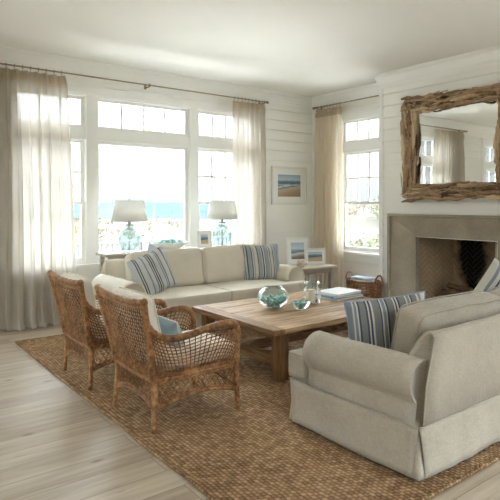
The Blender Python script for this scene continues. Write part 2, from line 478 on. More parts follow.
GY = rgb(132,134,132); SEQ_C = [(.8,GB),(.5,OW),(.7,GB),(.5,OW),(.6,NV),(1.8,GY),(.5,NV),(.5,OW),(.7,NV),(.5,OW),(2.2,GY),(.4,NV),(.5,OW),(.9,GB),(.4,OW),(.6,NV),(1.9,GY),(.5,OW),(.5,NV),(.5,OW),(.5,NV),(2.2,GY),(.5,OW),(.8,GB),(.4,OW),(.5,NV),(1.6,GY),(.6,OW),(.8,GB),(.8,OW)]
M['stripe_c'] = m_stripe('grey_blue_woven_stripe', OW, stripes(SEQ_C), 0, .5)
SEQ_D = [(2,OW),(1,GB),(1.4,OW),(.8,NV),(.8,OW),(.8,NV),(2.6,rgb(226,226,222)),(1,GB),(1.2,OW),(.8,NV),(2.6,rgb(226,226,222)),(.8,NV),(.8,OW),(1.4,GB),(3,OW)]
M['stripe_d'] = m_stripe('white_blue_woven_stripe', OW, stripes(SEQ_D), 0, .5)

def m_print(name, h, stops, wob=.05):
    t = NT(name); c = t.n('ShaderNodeTexCoord'); sp = t.n('ShaderNodeSeparateXYZ'); t.l(c.outputs['Object'], sp.inputs[0])
    nz = t.noise(t.coord((3, 3, 14)), 3, 4)
    dg = t.math('MULTIPLY', sp.outputs[0], .35)
    f = t.math('ADD', t.math('ADD', t.math('DIVIDE', sp.outputs[2], h), .5), t.math('MULTIPLY', t.math('SUBTRACT', nz, .5), wob*3))
    f2 = t.math('SUBTRACT', f, t.math('MULTIPLY', dg, t.math('LESS_THAN', f, .52)))
    col = t.ramp(f2, stops)
    return t.done(t.bsdf(col, .5, None, .3))
M['print'] = m_print('seascape_print', .45, [(0,rgb(150,128,104)), (.25,rgb(172,150,124)), (.40,rgb(186,172,152)), (.46,rgb(104,122,132)), (.52,rgb(196,206,208)), (.58,rgb(84,108,124)), (.66,rgb(110,140,158)), (.72,rgb(186,200,208)), (.85,rgb(160,180,194)), (1,rgb(120,150,174))])
M['print2'] = m_print('dune_print', .22, [(0,rgb(150,126,96)), (.25,rgb(196,178,148)), (.45,rgb(180,160,130)), (.5,rgb(70,104,130)), (.62,rgb(110,150,178)), (.68,rgb(190,206,216)), (1,rgb(120,160,196))])
M['print3'] = m_print('surf_print', .28, [(0,rgb(90,80,72)), (.2,rgb(150,138,120)), (.35,rgb(220,220,216)), (.45,rgb(92,124,142)), (.55,rgb(150,176,188)), (.62,rgb(206,214,218)), (1,rgb(160,180,198))])

def m_cloth_book(n, c): return plain(n, c, .55, .04, 20)
M['bk_white'] = m_cloth_book('white_cover', rgb(226,228,226)); M['bk_blue'] = m_cloth_book('dusty_blue_cover', rgb(128,152,168)); M['bk_pale'] = m_cloth_book('pale_aqua_cover', rgb(176,198,204))
M['candle'] = plain('ivory_wax', rgb(236,224,196), .5); M['pebble'] = plain('grey_pebble', rgb(120,112,102), .6, .3, 18)
M['shell'] = plain('conch_shell', rgb(206,190,172), .5, .22, 26, bump=.5)
M['fringe'] = plain('cotton_fringe', rgb(150,162,182), .9, .1, 60)

# sand, sea, grass
def m_sand():
    t = NT('dune_sand'); v = t.coord()
    a = t.noise(v, .35, 5); b = t.noise(v, 2.6, 4)
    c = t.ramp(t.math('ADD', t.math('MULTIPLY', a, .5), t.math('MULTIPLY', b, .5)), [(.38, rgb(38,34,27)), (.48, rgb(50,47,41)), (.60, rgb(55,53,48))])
    return t.done(t.bsdf(c, .95, t.bump(b, .6, .15), .1))
M['sand'] = m_sand()
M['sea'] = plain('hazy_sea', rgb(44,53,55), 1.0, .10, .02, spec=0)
M['grassblade'] = plain('marram_grass', rgb(66,60,42), .9, .2, .8)
M['leafy'] = plain('bayberry_leaf', rgb(56,64,38), .8, .25, 2)
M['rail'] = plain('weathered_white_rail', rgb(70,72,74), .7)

# ------------------------------------------------------------------ room
YB, XR, XL, YR, H = 6.8, 6.57, -2.6, -2.4, 3.32
XBR, YBR0, YBR1 = 6.15, 2.62, 4.97      # chimney breast
SP = .168
def shiplap(mb, axis, plane, a0, a1, z0, z1, inward):
    """boards with real reveals; axis 'x': wall runs along x at y=plane; inward = +-1 direction of the room"""
    g, dp = .013, .022
    zs = []; k = math.floor((z0)/SP)
    segs = []
    z = k*SP
    while z < z1:
        lo, hi = max(z+g/2, z0), min(z+SP-g/2, z1)
        if hi > lo: segs.append((lo, hi, 0))
        lo, hi = max(z+SP-g/2, z0), min(z+SP+g/2, z1)
        if hi > lo: segs.append((lo, hi, 1))
        z += SP
    def P(a, d, z): return (a, plane-inward*d, z) if axis == 'x' else (plane-inward*d, a, z)
    prev = None
    for lo, hi, q in segs:
        d = dp if q else 0
        mb.add([P(a0,d,lo), P(a1,d,lo), P(a1,d,hi), P(a0,d,hi)], [(0,1,2,3)])
        if prev is not None and prev != d:
            mb.add([P(a0,prev,lo), P(a1,prev,lo), P(a1,d,lo), P(a0,d,lo)], [(0,1,2,3)])
        prev = d
def wall(name, axis, plane, a0, a1, holes, inward, lap=True, th=.16):
    """wall with rectangular holes (h0,h1,z0,z1); the outer shell is a slab, the room side shiplap"""
    mb = MB(); holes = sorted(holes); cols = []; a = a0
    for h0, h1, z0, z1 in holes:
        if h0 > a: cols.append((a, h0, 0, H))
        if z0 > 0: cols.append((h0, h1, 0, z0))
        if z1 < H: cols.append((h0, h1, z1, H))
        a = h1
    if a1 > a: cols.append((a, a1, 0, H))
    for c0, c1, z0, z1 in cols:
        if lap: shiplap(mb, axis, plane, c0, c1, z0, z1, inward)
        d0, d1 = (.0225 if lap else 0), th
        p, q = sorted((plane-inward*d0, plane-inward*d1))
        if axis == 'x': mb.box(c0, c1, p, q, z0, z1)
        else: mb.box(p, q, c0, c1, z0, z1)
    return struct(mb.build(name, M['wall']))

WB = (1.63, 5.34, .70, 2.90)       # triple window hole in the window wall
wall('wall_back', 'x', YB, XL, XR, [(-1.45, -.05, .70, 2.90), WB], -1)
wall('wall_right', 'y', XR, YR, YB, [(.75, 1.95, .70, 2.90), (YBR0+.01, YBR1-.01, 0, H-.001), (5.03, 6.13, .70, 2.86)], -1)
wall('wall_left', 'y', XL, YR, YB, [(3.3, 6.4, .3, 2.95)], 1, lap=False)
wall('wall_rear', 'x', YR, XL, XR, [(-1.9, 1.3, .1, 2.95), (2.0, 5.6, .1, 2.95)], 1, lap=False)
mb = MB()
for cx_, cy_ in ((XR, YB), (XR, YR-.2), (XL-.2, YB), (XL-.2, YR-.2)): mb.box(cx_, cx_+.2, cy_, cy_+.2, 0, H)
struct(mb.build('corner_light_stops', M['wall']))  # unseen blocks, added to stop daylight leaking in at the groove ends
# chimney breast
mb = MB()
OY0, OY1, OZ = 3.25, 4.35, 1.03
for a0, a1, z0, z1 in ((YBR0, OY0, 0, H), (OY1, YBR1, 0, H), (OY0, OY1, OZ, H)):
    shiplap(mb, 'y', XBR, a0, a1, z0, z1, -1)
    mb.box(XBR+.0225, XBR+.05, a0, a1, z0, z1)
shiplap(mb, 'x', YBR1, XBR, XR, 0, H, 1); mb.box(XBR, XR+.2, YBR1-.05, YBR1-.0225, 0, H)
shiplap(mb, 'x', YBR0, XBR, XR, 0, H, -1); mb.box(XBR, XR+.2, YBR0+.0225, YBR0+.05, 0, H)
mb.box(XR+.25, XR+.3, YBR0, YBR1, 0, H)
struct(mb.build('wall_chimney_breast', M['wall']))
mb = MB()
for y in (YBR1, YBR0):
    s = 1 if y == YBR1 else -1
    mb.box(XBR-.012, XBR+.05, y-(.055 if s > 0 else .012), y+(.012 if s > 0 else .055), 0, 3.12)
struct(mb.build('trim_corner_boards', M['trim'], bevel=.003))

o = MB().box(XL-.2, XR+.3, YR-.2, YB+.2, -.1, 0).build('floor', M['floor']); struct(o)
struct(MB().box(XL-.5, XR+.5, YR-.5, YB+.5, H, H+.15).build('ceiling', M['ceil']))

# crown moulding and baseboards
CR = [(0,3.115), (.018,3.115), (.018,3.165), (.03,3.17), (.034,3.19), (.05,3.215), (.085,3.262), (.115,3.28), (.118,3.30), (.128,3.30), (.128,H), (0,H)]
CR = [(o*.62, z) for o, z in CR]
def sweep_room(prof, pts, closed=True):
    n = len(pts); rings = []
    for i, p in enumerate(pts):
        p = Vector(p); a = Vector(pts[i-1]); b = Vector(pts[(i+1) % n])
        d1 = (p-a).normalized(); d2 = (b-p).normalized()
        n1 = Vector((-d1.y, d1.x)); n2 = Vector((-d2.y, d2.x))   # points to the left = inwards for ccw
        m = (n1+n2); m = m/(m.dot(n1)) if m.length > 1e-6 else n1
        rings.append([(p.x+m.x*o, p.y+m.y*o, z) for o, z in prof])
    k = len(prof); mb = MB(); vs = [v for r in rings for v in r]; fs = []
    for i in range(n):
        j = (i+1) % n
        for q in range(k-1): fs.append((i*k+q, j*k+q, j*k+q+1, i*k+q+1))
    return mb.add(vs, fs)
room = [(XL,YR), (XR,YR), (XR,YBR0), (XBR,YBR0), (XBR,YBR1), (XR,YBR1), (XR,YB), (XL,YB)]
struct(sweep_room(CR, room).build('trim_crown', M['trim']))
def baseb(name, axis, plane, spans, inward, h=.15):
    mb = MB()
    for a0, a1 in spans:
        for d, z0, z1 in ((.018, 0, h-.02), (.011, h-.02, h)):
            p, q = sorted((plane, plane+inward*d))
            if axis == 'x': mb.box(a0, a1, p, q, z0, z1)
            else: mb.box(p, q, a0, a1, z0, z1)
    return struct(mb.build(name, M['trim'], bevel=.003))
baseb('baseboard_back', 'x', YB, [(XL, XR)], -1)
baseb('baseboard_right', 'y', XR, [(YR, YBR0), (YBR1, YB)], -1)
baseb('baseboard_left', 'y', XL, [(YR, YB)], 1)
baseb('baseboard_rear', 'x', YR, [(XL, XR)], 1, .09)
baseb('baseboard_chimney', 'y', XBR, [(YBR0, 2.80), (4.80, YBR1)], -1)

# ------------------------------------------------------------------ windows
WN = [0]
def window(axis, plane, a0, a1, z0, z1, inward, units, zt=2.45, sash=1.487, casing=.12, head=.14, apron=True, transom=True):
    """units: list of (u0,u1,kind,cols) across; kind 'hung' or 'picture'. Frame sits in the hole; panes 9 cm deep."""
    WN[0] += 1
    root = struct(bpy.data.objects.new('window_%d' % WN[0], None)); COL.objects.link(root)
    def bx(mb, p0, p1, q0, q1, d0, d1):       # along, height, depth (into wall)
        s, e = sorted((plane-inward*d0, plane-inward*d1))
        if axis == 'x': mb.box(p0, p1, s, e, q0, q1)
        else: mb.box(s, e, p0, p1, q0, q1)
    cs = MB()
    # casing on the room side
    bx(cs, a0-casing, a0+.005, z0-.02, z1+head, -.022, .0)
    bx(cs, a1-.005, a1+casing, z0-.02, z1+head, -.022, .0)
    bx(cs, a0-casing-.01, a1+casing+.01, z1-.005, z1+head, -.026, 0)
    bx(cs, a0-casing-.02, a1+casing+.02, z1+head, z1+head+.03, -.045, 0)
    cs.build('casing', M['trim'], root, bevel=.003)
    sl = MB(); bx(sl, a0-casing-.03, a1+casing+.03, z0-.045, z0-.0, -.065, .10)
    if apron: bx(sl, a0-casing, a1+casing, z0-.15, z0-.045, -.02, 0)
    sl.build('sill', M['trim'], root, bevel=.004)
    fr = MB()
    bx(fr, a0, a0+.025, z0, z1, 0, .15); bx(fr, a1-.025, a1, z0, z1, 0, .15)
    bx(fr, a0+.025, a1-.025, z1-.03, z1, .001, .149); bx(fr, a0+.025, a1-.025, z0-.001, z0+.02, .001, .149)
    prev = None
    for u0, u1, kd, cols in units:
        if prev is not None: bx(fr, prev, u0, z0+.0005, z1-.0005, -.012, .151)
        if transom: bx(fr, u0, u1, zt-.14, zt, .005, .148)
        prev = u1
    fr.build('jamb_frame', M['trim'], root, bevel=.003)
    F = .055
    def sashf(nm, u0, u1, q0, q1, d, cols, rows, f=F, bottom=None):
        m = MB(); b = bottom or f
        bx(m, u0, u0+f, q0, q1, d, d+.04); bx(m, u1-f, u1, q0, q1, d, d+.04)
        bx(m, u0+f, u1-f, q1-f*.8, q1, d+.001, d+.039); bx(m, u0+f, u1-f, q0, q0+b, d+.001, d+.039)
        mw = .022
        for i in range(1, cols):
            c = u0+f+(u1-u0-2*f)*i/cols; bx(m, c-mw/2, c+mw/2, q0+b, q1-f*.8, d+.006, d+.034)
        for j in range(1, rows):
            c = q0+b+(q1-f*.8-q0-b)*j/rows; bx(m, u0+f, u1-f, c-mw/2, c+mw/2, d+.006, d+.034)
        s = m.build(nm, M['trim'], root, bevel=.002)
        g = MB(); bx(g, u0+f-.004, u1-f+.004, q0+b-.004, q1-f*.8+.004, d+.019, d+.021)
        # a pane is one thin sheet
        g.v = g.v; g.build('pane', M['pane'], s)
        return s
    for u0, u1, kd, cols in units:
        top = z1-.03
        if transom:
            sashf('transom_sash', u0, u1, zt, top, .05, cols, 1, .05); hi = zt-.14
        else: hi = top
        if kd == 'picture': sashf('picture_sash', u0, u1, z0+.02, hi, .05, 1, 1)
        else:
            sashf('upper_sash', u0, u1, sash-.02, hi, .075, cols, 2, .05, .035)
            sashf('lower_sash', u0, u1, z0+.02, sash+.02, .035, 1, 1, .05, .06)
            if abs(plane) > 0:
                lk = MB(); c = (u0+u1)/2; bx(lk, c-.03, c+.03, sash+.02, sash+.034, .03, .055); lk.build('sash_lock', M['trim'], root)
    return root
window('x', YB, WB[0], WB[1], .70, 2.90, -1, [(1.655, 2.53, 'hung', 3), (2.665, 4.09, 'picture', 4), (4.228, 5.315, 'hung', 4)], head=.10)
window('y', XR, 5.03, 6.13, .70, 2.86, -1, [(5.055, 6.105, 'hung', 4)], zt=2.45, head=.08)
window('x', YB, -1.45, -.05, .70, 2.90, -1, [(-1.425, -.075, 'hung', 4)], head=.10)
window('y', XR, .75, 1.95, .70, 2.90, -1, [(.775, 1.925, 'hung', 4)], head=.08)  # unseen window matching the corner one, added for light on the sofa
#window('y', XL, -1.6, 1.2, .5, 2.9, 1, [(-1.575, -.25, 'picture', 3), (-.15, 1.175, 'picture', 3)], head=.1)
window('y', XL, 3.3, 6.4, .3, 2.95, 1, [(3.325, 4.80, 'picture', 4), (4.90, 6.375, 'picture', 4)], head=.1)  # unseen left-hand window, added to light the chimney breast side
window('x', YR, -1.9, 1.3, .1, 2.95, 1, [(-1.875, -.35, 'picture', 1), (-.25, 1.275, 'picture', 1)], transom=False, apron=False, head=.1)  # unseen window behind the camera, added to let more daylight in
window('x', YR, 2.0, 5.6, .1, 2.95, 1, [(2.025, 3.75, 'picture', 1), (3.85, 5.575, 'picture', 1)], transom=False, apron=False, head=.1)  # second added rear window, out of view, lighting the near sofa's back
# plain panel under the triple window
mb = MB(); mb.box(1.3, 5.46, YB-.012, YB, .15, .56)
for x in (1.3, 2.53, 4.09, 5.36): mb.box(x, x+.10, YB-.024, YB, .15, .56)
mb.box(1.3, 5.46, YB-.024, YB, .15, .21)
struct(mb.build('trim_under_window', M['trim'], bevel=.003))
struct(MB().box(1.28, 5.48, YB-.012, YB, 3.0, 3.13).build('trim_window_frieze', M['trim']))

# ------------------------------------------------------------------ curtains
def rod(label, axis, fixed, a0, a1, z, wallp, brackets):
    t = thing('curtain_rod', label, 'curtain rod', (a0, fixed, z) if axis == 'x' else (fixed, a0, z))
    D = (1,0,0) if axis == 'x' else (0,1,0); Dv = Vector(D); L = a1-a0
    MB().tube([Vector((0,0,0)), Dv*L], .0095, 12).build('rod', M['rodmetal'], t, smooth=True, auto=True)
    for e, s in ((0, -1), (L, 1)):
        c = Dv*(e+s*.02)
        m = MB(); m.tube([Dv*e, Dv*(e+s*.012)], .017, 12); m.blob(c+Dv*s*.012, .022, 0, 2, rough=0)
        m.build('finial', M['rodmetal'], t, smooth=True)
    off = wallp-fixed
    W = Vector((0, off, 0)) if axis == 'x' else Vector((off, 0, 0))
    for b in brackets:
        p = Dv*(b-a0)
        m = MB(); m.beam(p+Vector((0,0,-.018)), p+W*.97+Vector((0,0,-.018)), .016, .012); m.tube([p-Dv*.008, p+Dv*.008], .02, 12)
        c = p+W*.90
        m.cbox(c, (.035, .012, .07) if axis == 'x' else (.012, .035, .07))
        m.build('bracket', M['rodmetal'], t)
    return t
def curtain(label, axis, fixed, a0, a1, zt, folds, mat, bot0=None, bot1=None, seed=0, front=-1, amp=.035, puddle=.0, rings=10, rodz=3.095):
    t = thing('curtain', label, 'curtain', ((a0+a1)/2, fixed, 0) if axis == 'x' else (fixed, (a0+a1)/2, 0))
    ac = (a0+a1)/2; bot0 = a0 if bot0 is None else bot0; bot1 = a1 if bot1 is None else bot1
    nu = folds*12; ztop = zt
    def fn(u, v, off=0):
        z = ztop*(1-v)
        k = v**.6
        x = (a0+(a1-a0)*u)*(1-k)+(bot0+(bot1-bot0)*u)*k
        w = noise.noise(Vector((u*folds*.45+seed*9, v*1.3, seed)))
        ph = 2*PI*folds*u + 1.6*w*k
        A = amp*(.7+.3*min(1, v*5))*(1+.5*noise.noise(Vector((u*6+seed, v*.8, 3))))
        y = A*(math.sin(ph)+.28*math.sin(2.3*ph+seed))*(1 if v > .02 else .8)
        x += .35*A*math.sin(2*ph+1)*k
        if v < .06: y += .35*A*abs(math.sin(ph*1.0))*front
        if v > .93: y += front*puddle*((v-.93)/.07)**2*(1+.6*math.sin(ph*.5)); z = max(z, .012+.012*(1+math.sin(ph))*.5)
        y += front*off
        return (x-ac, y, z) if axis == 'x' else (y, x-ac, z)
    m = MB().grid(lambda u, v: fn(u, v), nu, 46)
    m.build('cloth', mat, t, smooth=True)
    hd = MB().grid(lambda u, v: fn(u, v*.042, .004), nu, 3); hd.build('heading_tape', M['heading'], t, smooth=True)
    for i in range(rings):
        u = (i+.5)/rings; p = fn(u, 0)
        if axis == 'x': c = (p[0], 0)
        else: c = (0, p[1])
        zc = rodz-.004
        pts = []
        for k in range(14):
            a = 2*PI*k/14
            pts.append((c[0], .021*math.cos(a), zc+.021*math.sin(a)) if axis == 'x' else (.021*math.cos(a), c[1], zc+.021*math.sin(a)))
        mb = MB().tube(pts, .003, 6, closed=True)
        mb.tube([(c[0], c[1], zc-.021), (p[0], p[1], ztop-.01)], .002, 5)
        mb.build('ring', M['rodmetal'], t, smooth=True)
    return t
RY = YB-.15; RX = XR-.14
rod('long bronze curtain rod above the triple window', 'x', RY, 1.02, 5.41, 3.095, YB, (1.07, 3.36, 5.385))
curtain('wide sheer linen curtain hanging at the left of the triple window', 'x', RY, 1.12, 2.21, 3.05, 10, M['sheer'], 1.05, 2.36, 1, -1, .058, .07, 12)
curtain('linen curtain at the right end of the triple window beside the wall print', 'x', RY, 4.76, 5.37, 3.05, 6, M['sheer'], 4.74, 5.42, 2, -1, .042, .03, 9)
rod('short bronze curtain rod above the corner window beside the chimney breast', 'y', RX, 5.12, 6.58, 3.10, XR, (5.16, 6.55))
curtain('cream linen curtain in the room corner behind the side table', 'y', RX, 5.98, 6.54, 3.05, 6, M['drape'], 5.95, 6.60, 3, -1, .042, .03, 8, 3.10)

# ------------------------------------------------------------------ rug
def rugfn():
    m = MB(); x0, x1, y0, y1 = 1.485, 5.78, 1.60, 6.04; nx, ny = 60, 70
    def P(u, v, z):
        x = x0+(x1-x0)*u; y = y0+(y1-y0)*v
        wx = .012*noise.noise(Vector((0, y*2.2, 5))); wy = .012*noise.noise(Vector((x*2.2, 0, 9)))
        return (x+wx, y+wy, z)
    m.grid(lambda u, v: P(u, v, .014), nx, ny)
    edge = [(i/nx, 0) for i in range(nx)]+[(1, j/ny) for j in range(ny)]+[(1-i/nx, 1) for i in range(nx)]+[(0, 1-j/ny) for j in range(ny)]
    n = len(edge); top = [P(a, b, .014) for a, b in edge]; bo = [P(a, b, .0005) for a, b in edge]
    m.add(top+bo, [(i, i+n, (i+1) % n+n, (i+1) % n) for i in range(n)])
    t = thing('area_rug', 'large braided jute rug under the seating group', 'rug', (0,0,0))
    m.build('rug_field', M['rug'], t, smooth=False)
    b = MB().tube([(p[0], p[1], .011) for p in top], .010, 6, closed=True); b.build('rug_binding', M['rug'], t, smooth=True)
    return t
rugfn()
RZ = .0155

# ------------------------------------------------------------------ sofas
def make_sofa(name, label, W, mat, tx, dirs, backh=.80, roll=.125, arm_z=.50, D=1.02, armD=.87, cush_top=.87, skirtmat=None, pleat=True, seed=0, bcx=None, armw=.24, arm_in=.0):
    """faces +y; back plane y=0, centred on x"""
    t = thing(name, label, 'sofa', tx, dirs)
    hw = W/2
    # body under the cushions
    softbox(W-.06, D-.06, .19, .03, 10).xf(Matrix.Translation((0, D/2, .205))).build('base', mat, t, smooth=True)
    # arms: panel + roll
    for s in (-1, 1):
        prof = []
        xo = hw-.01                      # outer face
        rc = (hw-roll+.018, arm_z)            # roll centre
        prof.append((xo-.006, .22)); prof.append((xo-.010, .30)); prof.append((xo-.014, arm_z-roll*.86))
        for k in range(17):
            a = math.radians(-50+k*(270)/16)
            prof.append((rc[0]+roll*math.cos(a)*1.02, rc[1]+roll*math.sin(a)))
        prof.append((hw-armw+.02, .38)); prof.append((hw-armw+.02, .25))
        prof = [(x*s, z) for x, z in prof]
        if s > 0: prof = prof[::-1]
        m = extrude_soft(prof, .04, armD, .028, .006, seed+s)
        a = m.build('arm', mat, t, smooth=True, auto=False)
        # welt round the arm front and along the seam under the roll
        pw = [(x, armD-.006, z) for x, z in prof[1:-1]]
        cx = sum(p[0] for p in prof)/len(prof); cz = sum(p[1] for p in prof)/len(prof)
        pw = [(cx+(x-cx)*.965, y, cz+(z-cz)*.965) for x, y, z in pw]
        MB().tube(pw, .0045, 6).build('welt', mat, a, smooth=True)
        MB().tube([((xo-.017)*s, y, arm_z-roll*.84) for y in (.05, .3, .6, armD-.02)], .0035, 6).build('welt', mat, a, smooth=True)
    # back with sloping wings
    bp = [(0, .25), (-.004, .5), (.004, backh-.03), (.02, backh-.005), (.045, backh+.002), (.072, backh-.012), (.105, backh-.06), (.15, backh-.15), (.185, backh-.24), (.20, .25)]
    m = extrude_soft([(y, z) for y, z in bp], -hw+.03, hw-.03, .03, .005, seed+5, 26)
    m.v = [(v[1], v[0], v[2]) for v in m.v]; m.f = [f[::-1] for f in m.f]
    # narrow towards the top
    m.v = [(x-math.copysign(.13, x)*max(0, (z-.42)/.36)*min(1, abs(x)/(hw-.12)), y, z) for x, y, z in m.v]
    bk = m.build('back', mat, t, smooth=True)
    for s in (-1, 1):
        pts = [((hw-.036-.13*max(0, (z-.42)/.36))*s, y+.002, z) for y, z in bp[:8]]
        MB().tube(pts, .0045, 6).build('welt', mat, bk, smooth=True)
    # skirt panels with inverted pleats at the corners
    zt_, zb = .288, .018
    m = MB(); o_ = .004; fl = .014
    def panel(p0, p1, nrm, k):
        p0, p1, nrm = Vector(p0), Vector(p1), Vector(nrm); L = (p1-p0).length; dr = (p1-p0)/L; n = max(12, int(L/.045))
        def fn(u, v):
            trim = .038*v
            p = p0+dr*(trim+(L-2*trim)*u)
            w = noise.noise(Vector((u*L*3.1+k*7, v*.7, seed)))*.016*v+noise.noise(Vector((u*L*9+k*3, v*1.2, seed+4)))*.010*v
            q = p+nrm*(o_+fl*v+w)
            return (q.x, q.y, zt_+(zb-zt_)*v)
        m.grid(fn, n, 8)
        top = [fn(i/n, 0) for i in range(n+1)]
        return top
    tops = [panel((-hw, .005, 0), (-hw, D-.01, 0), (-1,0,0), 1), panel((-hw+.005, D, 0), (hw-.005, D, 0), (0,1,0), 2),
            panel((hw, D-.01, 0), (hw, .005, 0), (1,0,0), 3), panel((hw-.005, 0, 0), (-hw+.005, 0, 0), (0,-1,0), 4)]
    for cx, cy in ((-hw, 0), (hw, 0), (-hw, D), (hw, D)):      # pleat insets behind the gaps
        sx, sy = (1 if cx < 0 else -1), (1 if cy == 0 else -1)
        m.grid(lambda u, v: (cx+sx*(.022-.012*v)+sx*.16*max(0, u*2-1)-sx*.014*v, cy+sy*(.022-.012*v)+sy*.16*max(0, 1-u*2)-sy*.014*v, zt_-.004+(zb+.006-zt_)*v), 12, 6)
    sk = m.build('skirt', mat, t, smooth=True)
    so = sk.modifiers.new('sol', 'SOLIDIFY'); so.thickness = .004; so.offset = -1
    for tp in tops: MB().tube([Vector(p)+Vector((0,0,.001)) for p in tp], .0042, 6).build('welt', mat, sk, smooth=True)
    # seat cushions, T-shaped, with welt
    ins = hw-armw
    cz = .373
    for s in (-1, 1):
        x0, x1 = (-ins, 0) if s < 0 else (0, ins)
        w = ins-.006; d = D-.17
        def fnc(q, u, s=s, w=w, d=d):
            y = q.y+.24+d/2
            k = max(0, min(1, (y-(armD+.0))/.05)); k = k*k*(3-2*k)
            ext = (armw-.03)*k
            outer = (q.x*s/w+.5)     # 0 at the middle of the sofa, 1 outside
            x = q.x + s*w/2 + s*ext*max(0, outer)**1.0*1.0
            return Vector((x+s*.003, y, q.z+cz))
        m = softbox(w, d, .17, .032, 22, (.0, .006, .014), .004, seed+s*3, 5, fn=fnc)
        c = m.build('seat_cushion', mat, t, smooth=True)
        rr_pts = rrect(w/2-.004, d/2-.004, .03)
        pts = [fnc(Vector((x, y, .078)), None) for x, y in rr_pts]
        pt2 = []
        for i in range(len(pts)):
            a_, b_ = pts[i], pts[(i+1) % len(pts)]
            for k in range(6): pt2.append(a_.lerp(b_, k/6))
        for zz in (.076, -.078):
            pt = []
            for i in range(len(pts)):
                A_, B_ = rr_pts[i], rr_pts[(i+1) % len(rr_pts)]
                n_ = max(1, int(math.hypot(B_[0]-A_[0], B_[1]-A_[1])/.03))
                for k in range(n_):
                    x_, y_ = A_[0]+(B_[0]-A_[0])*k/n_, A_[1]+(B_[1]-A_[1])*k/n_
                    pt.append(fnc(Vector((x_, y_, zz)), None))
            MB().tube(pt, .0045, 6, closed=True).build('piping', mat, c, smooth=True)
    # back cushions
    bx = bcx or ((-ins+.02, 0), (0, ins-.02))
    hgt = cush_top-.46
    for i, (x0, x1) in enumerate(bx):
        w = x1-x0-.012
        lean = math.radians(12)
        m = softbox(w, .20, hgt, .055, 14, (.01, .03, .014), .009, seed+11+i, 4.2)
        Mx = Matrix.Translation(((x0+x1)/2, .36, .46+hgt/2)) @ Matrix.Rotation(lean, 4, 'X')
        c = m.xf(Mx).build('back_cushion', mat, t, smooth=True)
        for yy in (-.085, .085):
            out = rrect(w/2-.006, hgt/2-.006, .06, 4)
            pts = []
            for k in range(len(out)):
                a_, b_ = Vector(out[k]), Vector(out[(k+1) % len(out)])
                nseg = max(1, int((b_-a_).length/.06))
                for q in range(nseg):
                    p = a_.lerp(b_, q/nseg)
                    ux, uz = p.x/(w/2), p.y/(hgt/2)
                    v = Vector((p.x*(1.0), yy*1.02, p.y))
                    v.x += .01*ux*(1-abs(uz)**2.6)*.6; v.z += .014*uz*(1-abs(ux)**2.6)*.6
                    v += noise.noise_vector(v*4.2+Vector(((seed+11+i)*7.3, (seed+11+i)*1.7, 0)))*.009
                    pts.append(Mx @ v)
            MB().tube(pts, .005, 6, closed=True).build('piping', mat, c, smooth=True)
    return t
# near sofa, its back to the camera
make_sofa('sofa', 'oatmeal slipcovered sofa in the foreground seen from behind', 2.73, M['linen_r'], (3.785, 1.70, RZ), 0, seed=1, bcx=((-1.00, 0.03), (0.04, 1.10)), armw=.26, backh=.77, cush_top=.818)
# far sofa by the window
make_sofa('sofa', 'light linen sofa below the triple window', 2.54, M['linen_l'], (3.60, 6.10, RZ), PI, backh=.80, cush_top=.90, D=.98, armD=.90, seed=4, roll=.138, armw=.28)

def pillow(name, label, w, h, th, mat, loc, rot, seed=0, fringe=False, cat='pillow', group=None, trimmat=None):
    t = thing(name, label, cat, loc, group=group)
    t.rotation_euler = rot
    n = 22; m = MB()
    def fn(u, v, s):
        a, b = 2*u-1, 2*v-1
        k = (max(0, 1-abs(a)**3.2)*max(0, 1-abs(b)**3.2))**.55
        pin = 1-.06*(1-abs(a)**2)*0 - .055*(1-abs(b)**2)*(abs(a)**3)
        pin2 = 1-.055*(1-abs(a)**2)*(abs(b)**3)
        p = Vector((a*w/2*pin, 0, b*h/2*pin2))
        d = th/2*k*s
        wv = noise.noise(Vector((a*2.2+seed, b*2.2, s)))*.16+noise.noise(Vector((a*5+seed, b*5, s+5)))*.05
        p.y = d*(1+wv)
        return tuple(p)
    m.grid(lambda u, v: fn(u, v, -1), n, n); m.grid(lambda u, v: fn(1-u, v, 1), n, n)
    m.build('cover', mat, t, smooth=True)
    e = [fn(i/n, 0, 0) for i in range(n)]+[fn(1, i/n, 0) for i in range(n)]+[fn(1-i/n, 1, 0) for i in range(n)]+[fn(0, 1-i/n, 0) for i in range(n)]
    MB().tube(e, .0045, 6, closed=True).build('piping', trimmat or mat, t, smooth=True)
    if fringe:
        f = MB(); rr = random.Random(seed)
        for s in (-1, 1):
            for i in range(70):
                b = -1+2*i/69
                p = Vector(fn((s+1)/2, (b+1)/2, 0))
                q = p+Vector((s*.028, rr.uniform(-.006, .006), rr.uniform(-.012, .004)))
                f.tube([p, (p+q)/2+Vector((0, rr.uniform(-.003, .003), 0)), q], [.003, .0025, .0015], 4)
        f.build('fringe', M['fringe'], t)
    return t
rad = math.radians
# near sofa pillows
pillow('throw_pillow', 'blue and grey striped pillow at the arm end of the foreground sofa', .55, .43, .17, M['stripe_c'], (2.93, 2.31, .655), (rad(8), rad(-7), rad(-35)), 1, trimmat=M['fringe'])
pillow('throw_pillow', 'white and blue striped pillow at the right edge on the foreground sofa', .50, .50, .16, M['stripe_d'], (4.62, 2.42, .66), (rad(4), rad(36), rad(-25)), 2)
